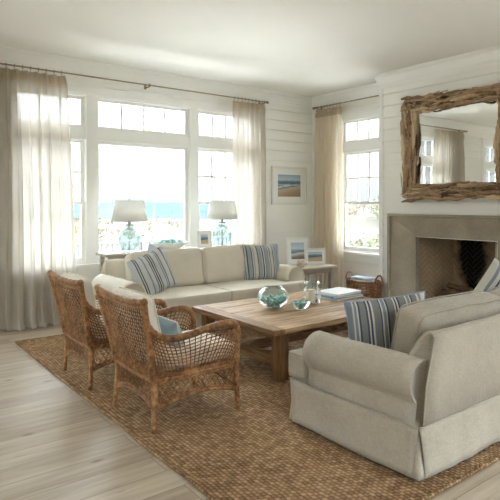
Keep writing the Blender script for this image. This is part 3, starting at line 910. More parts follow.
# far sofa pillows
pillow('throw_pillow', 'dark striped pillow tilted in the left corner of the window sofa', .46, .47, .15, M['stripe_b'], (2.79, 5.45, .70), (rad(-16), rad(-19), rad(4)), 3, trimmat=M['stripe_b'])
pillow('throw_pillow', 'plain washed blue pillow behind the tilted striped one on the window sofa', .42, .42, .10, M['dim_blue'], (2.99, 5.66, .745), (rad(-14), rad(24), rad(2)), 4)
pillow('throw_pillow', 'fringed striped pillow at the right end of the window sofa', .51, .47, .16, M['stripe_a'], (4.44, 5.56, .70), (rad(-13), rad(-1), rad(-12)), 5, fringe=True)

# ------------------------------------------------------------------ wicker armchairs
def cr(pts, n=6):
    """Catmull-Rom through points"""
    P = [Vector(p) for p in pts]; P = [P[0]*2-P[1]]+P+[P[-1]*2-P[-2]]; out = []
    for i in range(1, len(P)-2):
        for k in range(n):
            t = k/n; a, b, c, d = P[i-1:i+3]
            out.append(.5*((2*b)+(-a+c)*t+(2*a-5*b+4*c-d)*t*t+(-a+3*b-3*c+d)*t**3))
    out.append(P[-2]); return out
def weave(mb, fn, nu, nv, r, amp, nrm, sides=4, flat=1.0):
    """nu strands running along v, nv strands running along u, passing over and under"""
    nrm = Vector(nrm)
    for i in range(nu+1):
        u = i/nu
        mb.tube([Vector(fn(u, j/nv))+nrm*amp*(1 if (i+j) % 2 else -1) for j in range(nv+1)], r, sides, caps=False)
    for j in range(nv+1):
        v = j/nv
        mb.tube([Vector(fn(i/nu, v))+nrm*amp*(-1 if (i+j) % 2 else 1) for i in range(nu+1)], r, sides, caps=False)
def diamonds(mb, fn, n, rows, r, nrm):
    nrm = Vector(nrm); step = 1/n; sl = step*1.0
    for k in range(-rows, n+1):
        for sg in (1, -1):
            pts = []
            for q in range(rows*3+1):
                v = q/(rows*3); u = (k*step + sg*v*rows*sl*.5) if sg > 0 else ((k+rows)*step - v*rows*sl*.5 - rows*step*.5)
                if -1e-6 <= u <= 1+1e-6: pts.append(Vector(fn(u, v))+nrm*r*.7*sg)
            if len(pts) > 1: mb.tube(pts, r, 4, caps=False)
def make_chair():
    t = thing('wicker_armchair', 'x', 'armchair', (0,0,0), group='wicker armchairs')
    MW = M['wicker']
    def back(u, v):
        a = 2*u-1
        return (-.012-.105*v**1.1-.018*(1-a*a)*math.sin(PI*min(1, v+.1)), a*(.285+.085*v), .335+.495*v+.022*a*a*v)
    # frame parts
    for s in (-1, 1):
        post = cr([(.0, .285*s, .335), back((s+1)/2, .0), back((s+1)/2, .25), back((s+1)/2, .5), back((s+1)/2, .75), back((s+1)/2, 1)][1:], 5)
        MB().tube(post, [.022+.001*math.sin(i*2.1) for i in range(len(post))], 10).build('back_post', MW, t, smooth=True)
        leg = [(-.015, .305*s, 0), (-.008, .298*s, .12), (.0, .288*s, .24), (-.005, .285*s, .345)]
        MB().tube(cr(leg, 4), [.018]*5+[.021]*8, 10).build('leg', MW, t, smooth=True)
        fleg = [(.655, .300*s, 0), (.652, .298*s, .14), (.648, .296*s, .34)]
        MB().tube(cr(fleg, 4), .0185, 10).build('leg', MW, t, smooth=True)
        armp = cr([(-.092, .345*s, .735), (-.058, .342*s, .675), (.005, .340*s, .625), (.10, .338*s, .598), (.21, .336*s, .598), (.34, .334*s, .618), (.47, .330*s, .634), (.565, .326*s, .636), (.625, .318*s, .612), (.652, .308*s, .560), (.655, .300*s, .47), (.648, .296*s, .33)], 5)
        MB().tube(armp, [(.023 if i < 41 else .020)+.0012*math.sin(i*1.9) for i in range(len(armp))], 10).build('arm', MW, t, smooth=True)
        # side weave: bottom rail up to arm
        top = [p for p in armp if p.z > .44]
        def side(u, v, s=s, top=top):
            f = u*(len(top)-1); i = min(int(f), len(top)-2); p = top[i].lerp(top[i+1], f-i)
            b = Vector((.0+.648*u, (.288+.008*math.sin(PI*u))*s, .335))
            q = b.lerp(p, v); q.y += .012*s*math.sin(PI*v); return tuple(q)
        mb = MB(); weave(mb, side, 27, 12, .0042, .0028, (0,1,0)); mb.build('side_weave', MW, t)
        def low(u, v, s=s):
            arch = .135+.058*math.sin(PI*u)**.8
            return (.002+.644*u, (.290+.006*math.sin(PI*u))*s, .325+(arch-.325)*v)
        mb = MB(); diamonds(mb, low, 15, 5, .0036, (0,1,0)); mb.build('side_trellis', MW, t)
        ar = [Vector(low(k/16, 1)) for k in range(17)]
        mb = MB(); mb.tube(ar, .011, 8); mb.tube([p+Vector((0,0,.02)) for p in ar], .007, 8); mb.build('apron_rail', MW, t, smooth=True)
        rl = [Vector(low(k/16, 0)) for k in range(17)]
        mb = MB(); mb.tube(rl, .014, 8); mb.tube([p+Vector((0,0,.022)) for p in rl], .009, 8); mb.tube([p+Vector((0,0,-.018)) for p in rl], .007, 8); mb.build('seat_rail', MW, t, smooth=True)
    # top rail of the back
    tr = [Vector(back(k/20, 1)) for k in range(21)]
    mb = MB()
    mb.tube([p+Vector((0,0,.006)) for p in tr], [.024+.0015*math.sin(k*2.3) for k in range(21)], 10)
    mb.tube([p+Vector((.008,0,-.030)) for p in tr], .015, 8)
    mb.blob(tr[0]+Vector((0,0,.008)), .027, 1, 2, rough=.05); mb.blob(tr[-1]+Vector((0,0,.008)), .027, 2, 2, rough=.05)
    mb.build('top_rail', MW, t, smooth=True)
    mb = MB(); weave(mb, lambda u, v: back(.02+.96*u, v*.97), 23, 20, .0046, .0028, (1,0,0)); mb.build('back_weave', MW, t)
    for nm, x in (('rear', 0.0), ('front', .648)):
        def low(u, v, x=x):
            a = 2*u-1; arch = .135+.058*math.sin(PI*u)**.8
            return (x-(.004 if x < .1 else -.004)*math.sin(PI*u), a*.290, .325+(arch-.325)*v)
        mb = MB()
        diamonds(mb, low, 14, 5, .0036, (1,0,0)); mb.build('trellis', MW, t)
        ar = [Vector(low(k/16, 1)) for k in range(17)]
        mb = MB(); mb.tube(ar, .011, 8); mb.tube([p+Vector((0,0,.02)) for p in ar], .007, 8); mb.build('apron_rail', MW, t, smooth=True)
        rl = [Vector(low(k/16, 0)) for k in range(17)]
        mb = MB(); mb.tube(rl, .014, 8); mb.tube([p+Vector((0,0,.022)) for p in rl], .009, 8); mb.tube([p+Vector((0,0,-.018)) for p in rl], .007, 8); mb.build('seat_rail', MW, t, smooth=True)
    mb = MB(); weave(mb, lambda u, v: (.02+.61*u, (-.27+.54*v), .345), 20, 18, .006, .003, (0,0,1)); mb.build('seat_deck', MW, t)
    sc = softbox(.60, .54, .11, .045, 12, (.008,.004,.022), .004, 3).xf(Matrix.Translation((.375, 0, .415))).build('seat_cushion', M['cream'], t, smooth=True)
    MB().tube([(.375+x, y, .455) for x, y in rrect(.298, .268, .05)], .0045, 6, closed=True).build('piping', M['cream'], sc, smooth=True)
    Mb = Matrix.Translation((.004, 0, .640)) @ Matrix.Rotation(rad(-13), 4, 'Y')
    bc = softbox(.11, .55, .45, .05, 12, (.028,.006,.014), .006, 8, 5).xf(Mb).build('back_cushion', M['cream'], t, smooth=True)
    for xx in (-.045, .045):
        MB().tube([Mb @ Vector((xx, y, z)) for y, z in rrect(.271, .227, .05)], .0048, 6, closed=True).build('piping', M['cream'], bc, smooth=True)
    return t
ch = make_chair()
ch.location = (1.615, 3.415, RZ)
ch['label'] = 'nearer honey rattan armchair, a pale blue pillow tucked inside it'
dup(ch, (1.59, 4.45, RZ), (0,0,0), 'farther honey rattan armchair, the one close to the window sofa')
pillow('lumbar_pillow', 'small pale blue pillow inside the nearer rattan armchair', .36, .23, .11, M['aqua_cloth'], (1.86, 3.40, .565), (rad(-14), 0, rad(90)), 6, trimmat=M['cream'])

# ------------------------------------------------------------------ coffee table
def table():
    x0, x1, y0, y1, zt = 2.78, 4.58, 3.31, 4.60, .46
    t = thing('coffee_table', 'rustic square edged oak coffee table on the jute rug', 'coffee table', ((x0+x1)/2, (y0+y1)/2, RZ))
    cx, cy = (x0+x1)/2, (y0+y1)/2; L, Wd = x1-x0, y1-y0; zt -= RZ
    n = 5; bw = (Wd)/n
    for i in range(n):
        y = -Wd/2+bw*i
        softbox(L-.24, bw-.006, .045, .006, 12, wr=.002, seed=i, wscale=6).xf(Matrix.Translation((0, y+bw/2, zt-.0225))).build('top_plank', M['table'], t, smooth=True, auto=True)
    for s in (-1, 1):
        softbox(.117, Wd, .047, .006, 10, wr=.002, seed=9+s, wscale=6).xf(Matrix.Translation((s*(L/2-.0585), 0, zt-.0235))).build('breadboard_end', M['table_y'], t, smooth=True, auto=True)
    lx = L/2-.14; ly = Wd/2-.095; lw = .10
    for sx in (-1, 1):
        for sy in (-1, 1):
            softbox(lw, lw, zt-.047, .008, 6, wr=.002, seed=sx+3*sy, wscale=9).xf(Matrix.Translation((sx*lx, sy*ly, (zt-.047)/2))).build('leg', M['table_leg'], t, smooth=True, auto=True)
        softbox(.07, 2*ly-lw, .085, .006, 6, wr=.0015, seed=2, wscale=8).xf(Matrix.Translation((sx*lx, 0, .15))).build('end_stretcher', M['table_y'], t, smooth=True, auto=True)
        softbox(.06, 2*ly-lw, .06, .005, 6).xf(Matrix.Translation((sx*lx, 0, zt-.078))).build('end_rail', M['table_y'], t, smooth=True, auto=True)
        for sy in (-1,):
            MB().beam((sx*(lx-.03), sy*(ly-.03), zt-.08), (sx*(lx-.42), sy*.03, .16), .045, .05).build('brace', M['table'], t, bevel=.003)
    softbox(2*lx-.07, .075, .075, .006, 8, wr=.0015).xf(Matrix.Translation((0, 0, .15))).build('long_stretcher', M['table'], t, smooth=True, auto=True)
    return t
table()
TZ = .4605

def sea_glass(center, n, rad_fn, z0, size, label, group, seed):
    rr = random.Random(seed); placed = []
    k = 0; tries = 0
    while k < n and tries < 4000:
        tries += 1
        z = z0+rr.random()**1.2*rad_fn[1]
        R_ = rad_fn[0](z-z0)-size*.8
        if R_ <= 0: continue
        a = rr.uniform(0, 2*PI); r = R_*math.sqrt(rr.random())
        p = Vector((center[0]+r*math.cos(a), center[1]+r*math.sin(a), z+size*.5))
        if any((p-q).length < size*1.15 for q in placed): continue
        placed.append(p)
        m = MB().blob((0,0,0), size*rr.uniform(.85, 1.2), seed+k, 1, (1, .75, .45), .35)
        o = m.build('sea_glass_piece', SG[rr.choice((0, 1, 0, 2, 3))], None, smooth=False)
        o.location = p; o.rotation_euler = (rr.uniform(-.7, .7), rr.uniform(-.7, .7), rr.uniform(0, 6))
        tag(o, label, 'sea glass', group); k += 1
# round fish bowl
bc_ = (3.36, 4.02)
def bowlprof(R0, zc, h, rim, base, th):
    out = []
    for k in range(0, 19):
        a = -PI/2+ .32 + (PI-.32-.62)*k/18
        out.append((R0*math.cos(a), zc+(h/2*1.06)*math.sin(a)))
    return out
t = thing('glass_bowl', 'large round glass bowl of teal sea glass on the coffee table', 'glass bowl', (bc_[0], bc_[1], TZ))
pr = bowlprof(.155, .103, .21, .1, .06, .004)
zmin = pr[0][1]
pr = [(r, z-zmin+.012) for r, z in pr]
MB().lathe_open([(.0005, .012)]+pr, 48).build('body', M['clear'], t, smooth=True)
MB().lathe_open([(.048, 0), (.052, .004), (.05, .012), (.03, .013)], 32).build('foot', M['clear'], t, smooth=True)
rr_ = pr[-1]
MB().tube([(rr_[0]*math.cos(2*PI*k/48), rr_[0]*math.sin(2*PI*k/48), rr_[1]) for k in range(48)], .004, 8, closed=True).build('rim', M['clear'], t, smooth=True)
sea_glass(bc_, 46, (lambda dz: .075+.075*min(1, (dz/.07)) - max(0, dz-.06)*.9, .090), TZ+.016, .028, 'frosted teal sea glass piece inside the large round bowl', 'sea glass in the large bowl', 20)
# small bowl
sb = (3.515, 3.795)
t = thing('glass_bowl', 'small open glass bowl of green sea glass beside the large one', 'glass bowl', (sb[0], sb[1], TZ))
pr = [(.0005, .008), (.035, .008), (.058, .02), (.078, .042), (.088, .066), (.094, .074)]
MB().lathe_open(pr, 40).build('body', M['clear'], t, smooth=True)
MB().lathe_open([(.03, 0), (.034, .004), (.03, .009)], 32).build('foot', M['clear'], t, smooth=True)
MB().tube([(.094*math.cos(2*PI*k/40), .094*math.sin(2*PI*k/40), .074) for k in range(40)], .003, 8, closed=True).build('rim', M['clear'], t, smooth=True)
sea_glass(sb, 26, (lambda dz: .040+dz*.65, .062), TZ+.012, .020, 'frosted green sea glass piece inside the small open bowl', 'sea glass in the small bowl', 40)
# hurricane jar with candle
hb = (3.83, 3.97)
t = thing('hurricane_jar', 'clear glass hurricane jar with ear handles beside the books', 'glass jar', (hb[0], hb[1], TZ))
pr = [(.0005, .006), (.06, .006), (.082, .02), (.096, .06), (.098, .10), (.086, .15), (.072, .178), (.070, .195), (.080, .215), (.084, .222)]
MB().lathe_open(pr, 44).build('body', M['clear'], t, smooth=True)
MB().tube([(.084*math.cos(2*PI*k/44), .084*math.sin(2*PI*k/44), .222) for k in range(44)], .0035, 8, closed=True).build('rim', M['clear'], t, smooth=True)
MB().lathe_open([(.062, 0), (.066, .003), (.058, .008)], 32).build('foot', M['clear'], t, smooth=True)
for s in (-1, 1):
    c = Vector((.79*s, -.61*s, 0))
    MB().tube(cr([c*.074+Vector((0,0,.205)), c*.108+Vector((0,0,.208)), c*.118+Vector((0,0,.180)), c*.100+Vector((0,0,.150)), c*.086+Vector((0,0,.148))], 5), .005, 8).build('handle', M['clear'], t, smooth=True)
t = thing('pillar_candle', 'ivory pillar candle standing inside the hurricane jar', 'candle', (hb[0], hb[1], TZ+.018))
MB().lathe([(.0001, 0), (.036, 0), (.038, .004), (.038, .125), (.034, .130), (.012, .126), (.0001, .125)], 28).build('wax', M['candle'], t, smooth=True, auto=True)
MB().tube([(0,0,.124), (.001,0,.134), (.004,0,.142)], .0012, 6).build('wick', M['black'], t)
rr = random.Random(4)
for k in range(16):
    a = 2*PI*k/16+rr.uniform(-.1, .1); r = .058+rr.uniform(-.006, .006)
    o = MB().blob((0,0,0), rr.uniform(.009, .012), k, 1, (1.2, .9, .7), .2).build('pebble', M['pebble'], None, smooth=True)
    o.location = (hb[0]+r*math.cos(a), hb[1]+r*math.sin(a), TZ+.018+rr.uniform(0, .012)); o.rotation_euler = (0, 0, rr.uniform(0, 3))
    tag(o, 'grey beach pebble round the candle in the hurricane jar', 'pebble', 'pebbles in the hurricane jar')
# books
def book(label, c, w, d, h, z, rz, cov):
    t = thing('book', label, 'book', (c[0], c[1], z), rz)
    m = MB(); m.box(-w/2, w/2, -d/2, d/2, 0, .0035); m.box(-w/2, w/2, -d/2, d/2, h-.0035, h); m.box(-w/2, -w/2+.004, -d/2, d/2, .003, h-.003)
    m.build('cover', cov, t, bevel=.001)
    MB().box(-w/2+.004, w/2-.006, -d/2+.006, d/2-.006, .0036, h-.0036).build('pages', M['paper'], t)
BC = (4.34, 4.08)
book('pale aqua book at the bottom of the coffee table stack', BC, .46, .34, .020, TZ, rad(4), M['bk_pale'])
book('dusty blue book in the middle of the coffee table stack', (BC[0]-.01, BC[1]+.005), .43, .33, .020, TZ+.0205, rad(-3), M['bk_blue'])
book('white covered book on top of the coffee table stack', (BC[0]+.02, BC[1]+.01), .42, .31, .024, TZ+.041, rad(6), M['bk_white'])

# ------------------------------------------------------------------ framed pictures
def framed(name, label, w, h, fw, mw, mat_fr, pr, loc, rot, easel=False, depth=.02, cat='framed picture'):
    t = thing(name, label, cat, loc, rot=rot)
    m = MB()
    for x0, x1, z0, z1 in ((-w/2, w/2, h/2-fw, h/2), (-w/2, w/2, -h/2, -h/2+fw), (-w/2, -w/2+fw, -h/2+fw, h/2-fw), (w/2-fw, w/2, -h/2+fw, h/2-fw)):
        m.box(x0, x1, -depth, 0, z0, z1)
    m.build('frame', mat_fr, t, bevel=.002)
    iw, ih = w/2-fw, h/2-fw
    m = MB()
    for x0, x1, z0, z1 in ((-iw, iw, ih-mw, ih), (-iw, iw, -ih, -ih+mw), (-iw, -iw+mw, -ih+mw, ih-mw), (iw-mw, iw, -ih+mw, ih-mw)):
        m.box(x0, x1, -.010, -.006, z0, z1)
    if mw > 0: m.build('mat_board', M['mat'], t)
    MB().box(-iw+mw*.98, iw-mw*.98, -.007, -.005, -ih+mw*.98, ih-mw*.98).build('print', pr, t)
    MB().box(-w/2+.004, w/2-.004, -.004, 0.002, -h/2+.004, h/2-.004).build('backing', M['drift_back'], t)
    if easel: MB().beam((0, .002, h*.2), (0, h*.36, -h/2), .03, .004).build('easel_leg', M['drift_back'], t)
    return t
framed('wall_art', 'white framed seascape print hung on the shiplap beside the corner', .78, .64, .035, .10, M['white'], M['print'], (6.03, YB-.002, 1.775), (0,0,0), depth=.03)
framed('wall_art', 'white framed beach print on the window wall left of the curtain', .50, .62, .035, .07, M['white'], M['print2'], (.42, YB-.002, 1.62), (0,0,0), depth=.03)

# ------------------------------------------------------------------ console, lamps and what stands on it
CZ = .865
t = thing('console_table', 'long bleached oak console table behind the window sofa', 'console table', (3.70, 6.36, 0))
softbox(2.30, .34, .035, .004, 6).xf(Matrix.Translation((0, 0, CZ-.0175))).build('top', M['grey_oak'], t, smooth=True, auto=True)
for sx in (-1, 1):
    for sy in (-1, 1): MB().box(sx*1.08-.025, sx*1.08+.025, sy*.13-.025, sy*.13+.025, 0, CZ-.035).build('leg', M['grey_oak'], t, bevel=.002)
MB().box(-1.055, 1.055, -.14, -.12, CZ-.12, CZ-.036).build('apron', M['grey_oak'], t)
def lamp(label, x, y):
    t = thing('table_lamp', label, 'table lamp', (x, y, CZ+.0005))
    pr = [(.0005, .004), (.085, .004), (.100, .014), (.116, .05), (.134, .11), (.143, .17), (.140, .215), (.122, .255), (.092, .285), (.062, .302), (.052, .316), (.053, .332), (.060, .340)]
    pr = [(r*.98, z) for r, z in pr]
    MB().lathe_open(pr, 48).build('glass_body', M['aqua'], t, smooth=True)
    MB().lathe_open([(.078, 0), (.084, .002), (.080, .006)], 40).build('base_ring', M['aqua'], t, smooth=True)
    MB().lathe([(.056, .338), (.058, .344), (.050, .350), (.012, .352)], 32).build('neck_cap', M['nickel'], t, smooth=True)
    MB().tube([(0,0,.01), (0,0,.46)], .006, 10).build('stem', M['nickel'], t, smooth=True)
    MB().lathe([(.014, .352), (.017, .36), (.017, .40), (.013, .405)], 20).build('socket', M['nickel'], t, smooth=True)
    sh = MB().lathe_open([(.225, .392), (.183, .652)], 56).build('shade', M['shade'], t, smooth=True)
    so = sh.modifiers.new('s', 'SOLIDIFY'); so.thickness = .002
    for r, z in ((.225, .393), (.183, .651)):
        MB().tube([(r*math.cos(2*PI*k/56), r*math.sin(2*PI*k/56), z) for k in range(56)], .0028, 6, closed=True).build('shade_binding', M['shade'], sh, smooth=True)
    m = MB()
    for k in range(3):
        a = 2*PI*k/3; m.tube([(0,0,.640), (.182*math.cos(a), .182*math.sin(a), .645)], .0018, 5)
    m.tube([(0,0,.40), (.03,0,.46), (.034,0,.55), (0,0,.64)], .0015, 5); m.tube([(0,0,.40), (-.03,0,.46), (-.034,0,.55), (0,0,.64)], .0015, 5)
    m.build('harp', M['nickel'], t)
    f = MB(); f.tube([(0,0,.64), (0,0,.664)], .004, 8); f.blob((0,0,.672), .010, 0, 1, rough=0); f.build('finial', M['nickel'], t, smooth=True)
    bl = MB().lathe([(.011, .405), (.016, .42), (.030, .46), (.032, .485), (.022, .51), (.0005, .52)], 20).build('bulb', M['white'], t, smooth=True)
lamp('aqua glass bottle lamp at the left end of the console', 2.93, 6.36)
lamp('aqua glass bottle lamp at the right end of the console, in front of the curtain', 4.36, 6.36)
# oblong bowl of sea finds
t = thing('oblong_bowl', 'oblong pale woven bowl holding aqua pieces on the console', 'bowl', (3.50, 6.35, CZ+.0005))
pr = [(.0005, .002), (.12, .002), (.17, .02), (.22, .05), (.262, .082), (.275, .09)]
MB().lathe_open(pr, 48, sx=1.04, sy=.5).build('body', M['white'], t, smooth=True).modifiers.new('s', 'SOLIDIFY').thickness = .006
MB().tube([(.286*math.cos(2*PI*k/48), .1375*math.sin(2*PI*k/48), .09+.006*math.sin(5*k)) for k in range(48)], .006, 6, closed=True).build('rim', M['white'], t, smooth=True)
rr = random.Random(9)
for k in range(18):
    a = 2*PI*k*.618; r = math.sqrt((k+.5)/18)
    o = MB().blob((0,0,0), rr.uniform(.030, .044), k, 2, (1.1, .8, .7), .35).build('sea_glass_chunk', SG[rr.choice((3, 2, 0, 3))], None, smooth=True)
    o.location = (3.50+.20*r*math.cos(a), 6.35+.075*r*math.sin(a), CZ+.075+.035*(1-r)+rr.uniform(0, .008)); o.rotation_euler = (rr.uniform(0, 3), rr.uniform(0, 3), 0)
    tag(o, 'chunk of aqua sea glass heaped in the oblong bowl on the console', 'sea glass', 'sea glass in the oblong bowl')
framed('photo_frame', 'small silver white photo frame standing between bowl and right lamp', .21, .235, .022, .03, M['white'], M['print2'], (4.00, 6.27, CZ+.12), (rad(-11), 0, rad(-14)), easel=True, depth=.014, cat='photo frame')

# ------------------------------------------------------------------ corner side table
EZ = .56
t = thing('side_table', 'bleached oak side table in the corner by the curtain', 'side table', (5.36, 5.76, RZ))
softbox(.80, .64, .04, .005, 6).xf(Matrix.Translation((0, 0, EZ-.02))).build('top', M['grey_oak'], t, smooth=True, auto=True)
for sx in (-1, 1):
    for sy in (-1, 1): MB().box(sx*.34-.03, sx*.34+.03, sy*.26-.03, sy*.26+.03, 0, EZ-.04).build('leg', M['grey_oak'], t, bevel=.003)
m = MB()
for sy in (-1, 1): m.box(-.31, .31, sy*.26-.01, sy*.26+.01, EZ-.10, EZ-.041)
for sx in (-1, 1): m.box(sx*.34-.01, sx*.34+.01, -.23, .23, EZ-.10, EZ-.041)
m.build('apron', M['grey_oak'], t)
framed('photo_frame', 'larger white photo frame on the side table, surf on dark rocks', .36, .39, .028, .045, M['white'], M['print3'], (5.42, 5.92, EZ+RZ+.196), (rad(-9), 0, rad(-20)), easel=True, depth=.016, cat='photo frame')
framed('photo_frame', 'smaller white photo frame standing in front on the side table', .32, .245, .026, .028, M['white'], M['print2'], (5.53, 5.66, EZ+RZ+.124), (rad(-9), 0, rad(-28)), easel=True, depth=.016, cat='photo frame')
t = thing('conch_shell', 'rough brown and cream seashell on the side table', 'shell', (5.17, 5.56, EZ+RZ+.0505))
m = MB(); m.blob((0,0,0), .058, 3, 3, (1.3, .85, .85), .5); m.build('whorl', M['shell'], t, smooth=True)
m = MB()
for k in range(9):
    a = k*.7; c = Vector((.045*math.cos(a), .03*math.sin(a), .028+.008*math.sin(k)))
    m.tube([c*.6, c*1.35], [.012, .002], 6)
m.build('spines', M['shell'], t, smooth=True)

# ------------------------------------------------------------------ willow basket
def basket():
    L, Wd, h = .58, .34, .37
    t = thing('handled_basket', 'oval willow basket with two loop handles by the corner window', 'basket', (5.97, 5.12, 0), rad(90))
    m = MB(); nz = 18; n = 72
    def el(a, k, z): return (L/2*k*math.cos(a), Wd/2*k*math.sin(a), z)
    for j in range(nz+1):
        z = .006+h*j/nz; k = .88+.12*j/nz
        m.tube([Vector(el(2*PI*i/n, k+(.012 if (i//2+j) % 2 else -.012), z)) for i in range(n)], .0085, 5, closed=True)
    for i in range(0, n, 4):
        a = 2*PI*(i+1)/n; m.tube([el(a, .88, .004), el(a, 1.0, h)], .006, 5)
    m.build('woven_body', M['basket'], t, smooth=True)
    MB().lathe([(.0005, .004), (L/2*.88, .004), (L/2*.88, .012), (.0005, .012)], 40, sy=Wd/L).build('bottom', M['basket'], t)
    m = MB()
    for q in range(2): m.tube([el(2*PI*i/60, 1.01, h+.004+.004*math.sin(i*1.6+q*PI)) for i in range(60)], .011, 6, closed=True)
    m.build('rim', M['basket'], t, smooth=True)
    for s in (-1, 1):
        c = Vector((s*(L/2*.97), 0, h))
        pts = [c+Vector((s*.01*math.sin(a)-s*.012, -.075*math.cos(a), .105*math.sin(a))) for a in [PI*k/14 for k in range(15)]]
        mb = MB(); mb.tube(pts, [.010+.0015*(k % 2) for k in range(15)], 8); mb.build('handle', M['basket'], t, smooth=True)
basket()
t = thing('folded_throw', 'folded grey white cloth lying in the willow basket', 'throw', (5.97, 5.12, .315), rad(90))
for k in range(3): softbox(.36-.02*k, .21-.01*k, .035, .016, 10, (0,0,.006), .005, k+3).xf(Matrix.Translation((.01*k, 0, .02+.034*k))).build('fold', M['dim_blue'], t, smooth=True)

# ------------------------------------------------------------------ fireplace
def fireplace():
    t = thing('fireplace', 'wide limestone fireplace with logs below the driftwood mirror', 'fireplace', (XBR, (OY0+OY1)/2, 0))
    oy, oz = (XBR, (OY0+OY1)/2), 0
    cy = (OY0+OY1)/2; hw = (OY1-OY0)/2
    # cross-section: (distance outward from opening edge, protrusion from the wall)
    prof = [(0, -.04), (0, -.002), (.010, .000), (.378, .060), (.385, .061), (.387, .084), (.395, .090), (.425, .090), (.432, .084), (.432, 0)]
    outm = MB()
    # vertical distances differ: the head is lower than the jambs are wide
    kz = .71
    pts = []
    for o, p in prof:
        pts.append([(-p, hw+o, 0), (-p, hw+o, OZ+o*kz), (-p, -hw-o, OZ+o*kz), (-p, -hw-o, 0)])
    k = len(pts)
    vs = [v for col in zip(*pts) for v in col]
    for seg, nm in ((0, 'jamb'), (1, 'head'), (2, 'jamb')):
        m = MB(); a = vs[seg*k:(seg+1)*k]; b = vs[(seg+1)*k:(seg+2)*k]
        m.add(a+b, [(i, i+1, k+i+1, k+i) for i in range(k-1)] + ([tuple(range(k))] if seg == 0 else [tuple(range(k, 2*k))] if seg == 2 else []))
        m.build(nm, M['stone'], t, auto=True)
    # firebox walls in herringbone brick
    x0, x1 = .04, .50; by = .32; zt = OZ+.03
    def clip(poly, u0, u1, v0, v1):
        for ax, lim, sg in ((0, u0, 1), (0, u1, -1), (1, v0, 1), (1, v1, -1)):
            out = []
            for i in range(len(poly)):
                a, b = poly[i], poly[(i+1) % len(poly)]
                ia, ib = (a[ax]-lim)*sg >= 0, (b[ax]-lim)*sg >= 0
                if ia: out.append(a)
                if ia != ib:
                    q = (lim-a[ax])/(b[ax]-a[ax]); out.append((a[0]+(b[0]-a[0])*q, a[1]+(b[1]-a[1])*q))
            poly = out
            if len(poly) < 3: return None
        return poly
    def herring(o, du, nrm, W_, H_, nm):
        o, du, nrm = Vector(o), Vector(du), Vector(nrm); m = MB(); a_, b_ = .156, .052; g = .006
        c45 = math.cos(PI/4)
        N = int((W_+H_)/b_)+6
        for i in range(-N, N):
            for j in range(-N, N):
                # herringbone tiling: pairs of 3:1 bricks
                for kind in (0, 1):
                    if kind == 0: ux, uy = i*b_+j*a_*1.0, i*b_-j*a_*1.0; bx = (ux, uy, ux+a_, uy+b_)
                    else: ux, uy = i*b_+j*a_, i*b_-j*a_+b_; bx = (ux, uy, ux+b_, uy+a_)
                    # kind 1 sits on the head of kind 0
                    if kind == 1: bx = (ux, uy, ux+b_, uy+a_)
                    q = [(bx[0]+g/2, bx[1]+g/2), (bx[2]-g/2, bx[1]+g/2), (bx[2]-g/2, bx[3]-g/2), (bx[0]+g/2, bx[3]-g/2)]
                    q = [((x-y)*c45+W_/2, (x+y)*c45) for x, y in q]
                    q = clip(q, 0, W_, 0, H_)
                    if not q: continue
                    n = len(q); top = [o+du*x+Vector((0,0,z))+nrm*.006 for x, z in q]; bo = [o+du*x+Vector((0,0,z)) for x, z in q]
                    m.add(top+bo, [tuple(range(n))]+[(i2, i2+n, (i2+1) % n+n, (i2+1) % n) for i2 in range(n)])
        p = m
        me = p.build(nm, M['brick'], t)
        mm = MB(); mm.add([o, o+du*W_, o+du*W_+Vector((0,0,H_)), o+Vector((0,0,H_))], [(0,1,2,3)])
        mm.build('mortar_bed', M['mortar'], me)
    A, B, C_, D_ = Vector((x0, hw, 0)), Vector((x1, by, 0)), Vector((x1, -by, 0)), Vector((x0, -hw, 0))
    for p, q in ((A, B), (B, C_), (C_, D_)):
        d = (q-p); Lq = d.length; d.normalize(); n = Vector((d.y, -d.x, 0)); n = n if n.dot(Vector((-1, 0, 0))-p*0 + Vector((0, -p.y-q.y, 0))) > 0 else -n
        herring(p, d, n, Lq, zt, 'firebox_wall')
    m = MB(); m.add([A+Vector((-.05,0,zt)), B+Vector((0,0,zt)), C_+Vector((0,0,zt)), D_+Vector((-.05,0,zt))], [(0,1,2,3)]); m.build('firebox_top', M['black'], t)
    m = MB(); m.box(-.03, x1+.02, -hw, hw, .001, .012); m.build('hearth', M['mortar'], t)
    for s in (-1, 1): MB().box(-.03, .045, s*hw-.002, s*(hw)+.002, 0, OZ).build('jamb_reveal', M['stone'], t)
fireplace()
t = thing('fire_grate', 'black iron grate under the logs in the fireplace', 'fire grate', (6.38, 3.82, .0125))
for k in range(6): MB().beam((-.14, -.25+.1*k, .13), (.14, -.25+.1*k, .13), .014, .014).build('bar', M['black'], t)
for s in (-1, 1): MB().beam((s*.12, -.28, .118), (s*.12, .28, .118), .014, .014).build('rail', M['black'], t)
for s in (-1, 1):
    for q in (-1, 1): MB().beam((s*.12, q*.24, 0), (s*.12, q*.24, .12), .014, .014).build('leg', M['black'], t)
rr = random.Random(3)
def log(x, z, r, L, cy, tilt, label):
    t = thing('firewood_log', label, 'log', (x, cy, z), group='logs on the fire grate'); t.rotation_euler = (tilt, 0, rr.uniform(-.12, .12))
    pts = [(.006*math.sin(k*1.3+x*9), -L/2+L*k/10, .006*math.cos(k*1.7)) for k in range(11)]
    MB().tube(pts, [r*(1+.07*noise.noise(Vector((k*.8, x*20, z*20)))) for k in range(11)], 12, caps=False).build('bark', M['bark'], t, smooth=True)
    for s in (0, -1):
        p = Vector(pts[s]); m = MB(); m.tube([p, p+Vector((0, .002 if s else -.002, 0))], r*.97, 12); m.build('cut_end', M['logend'], t)
zb = .0125+.137
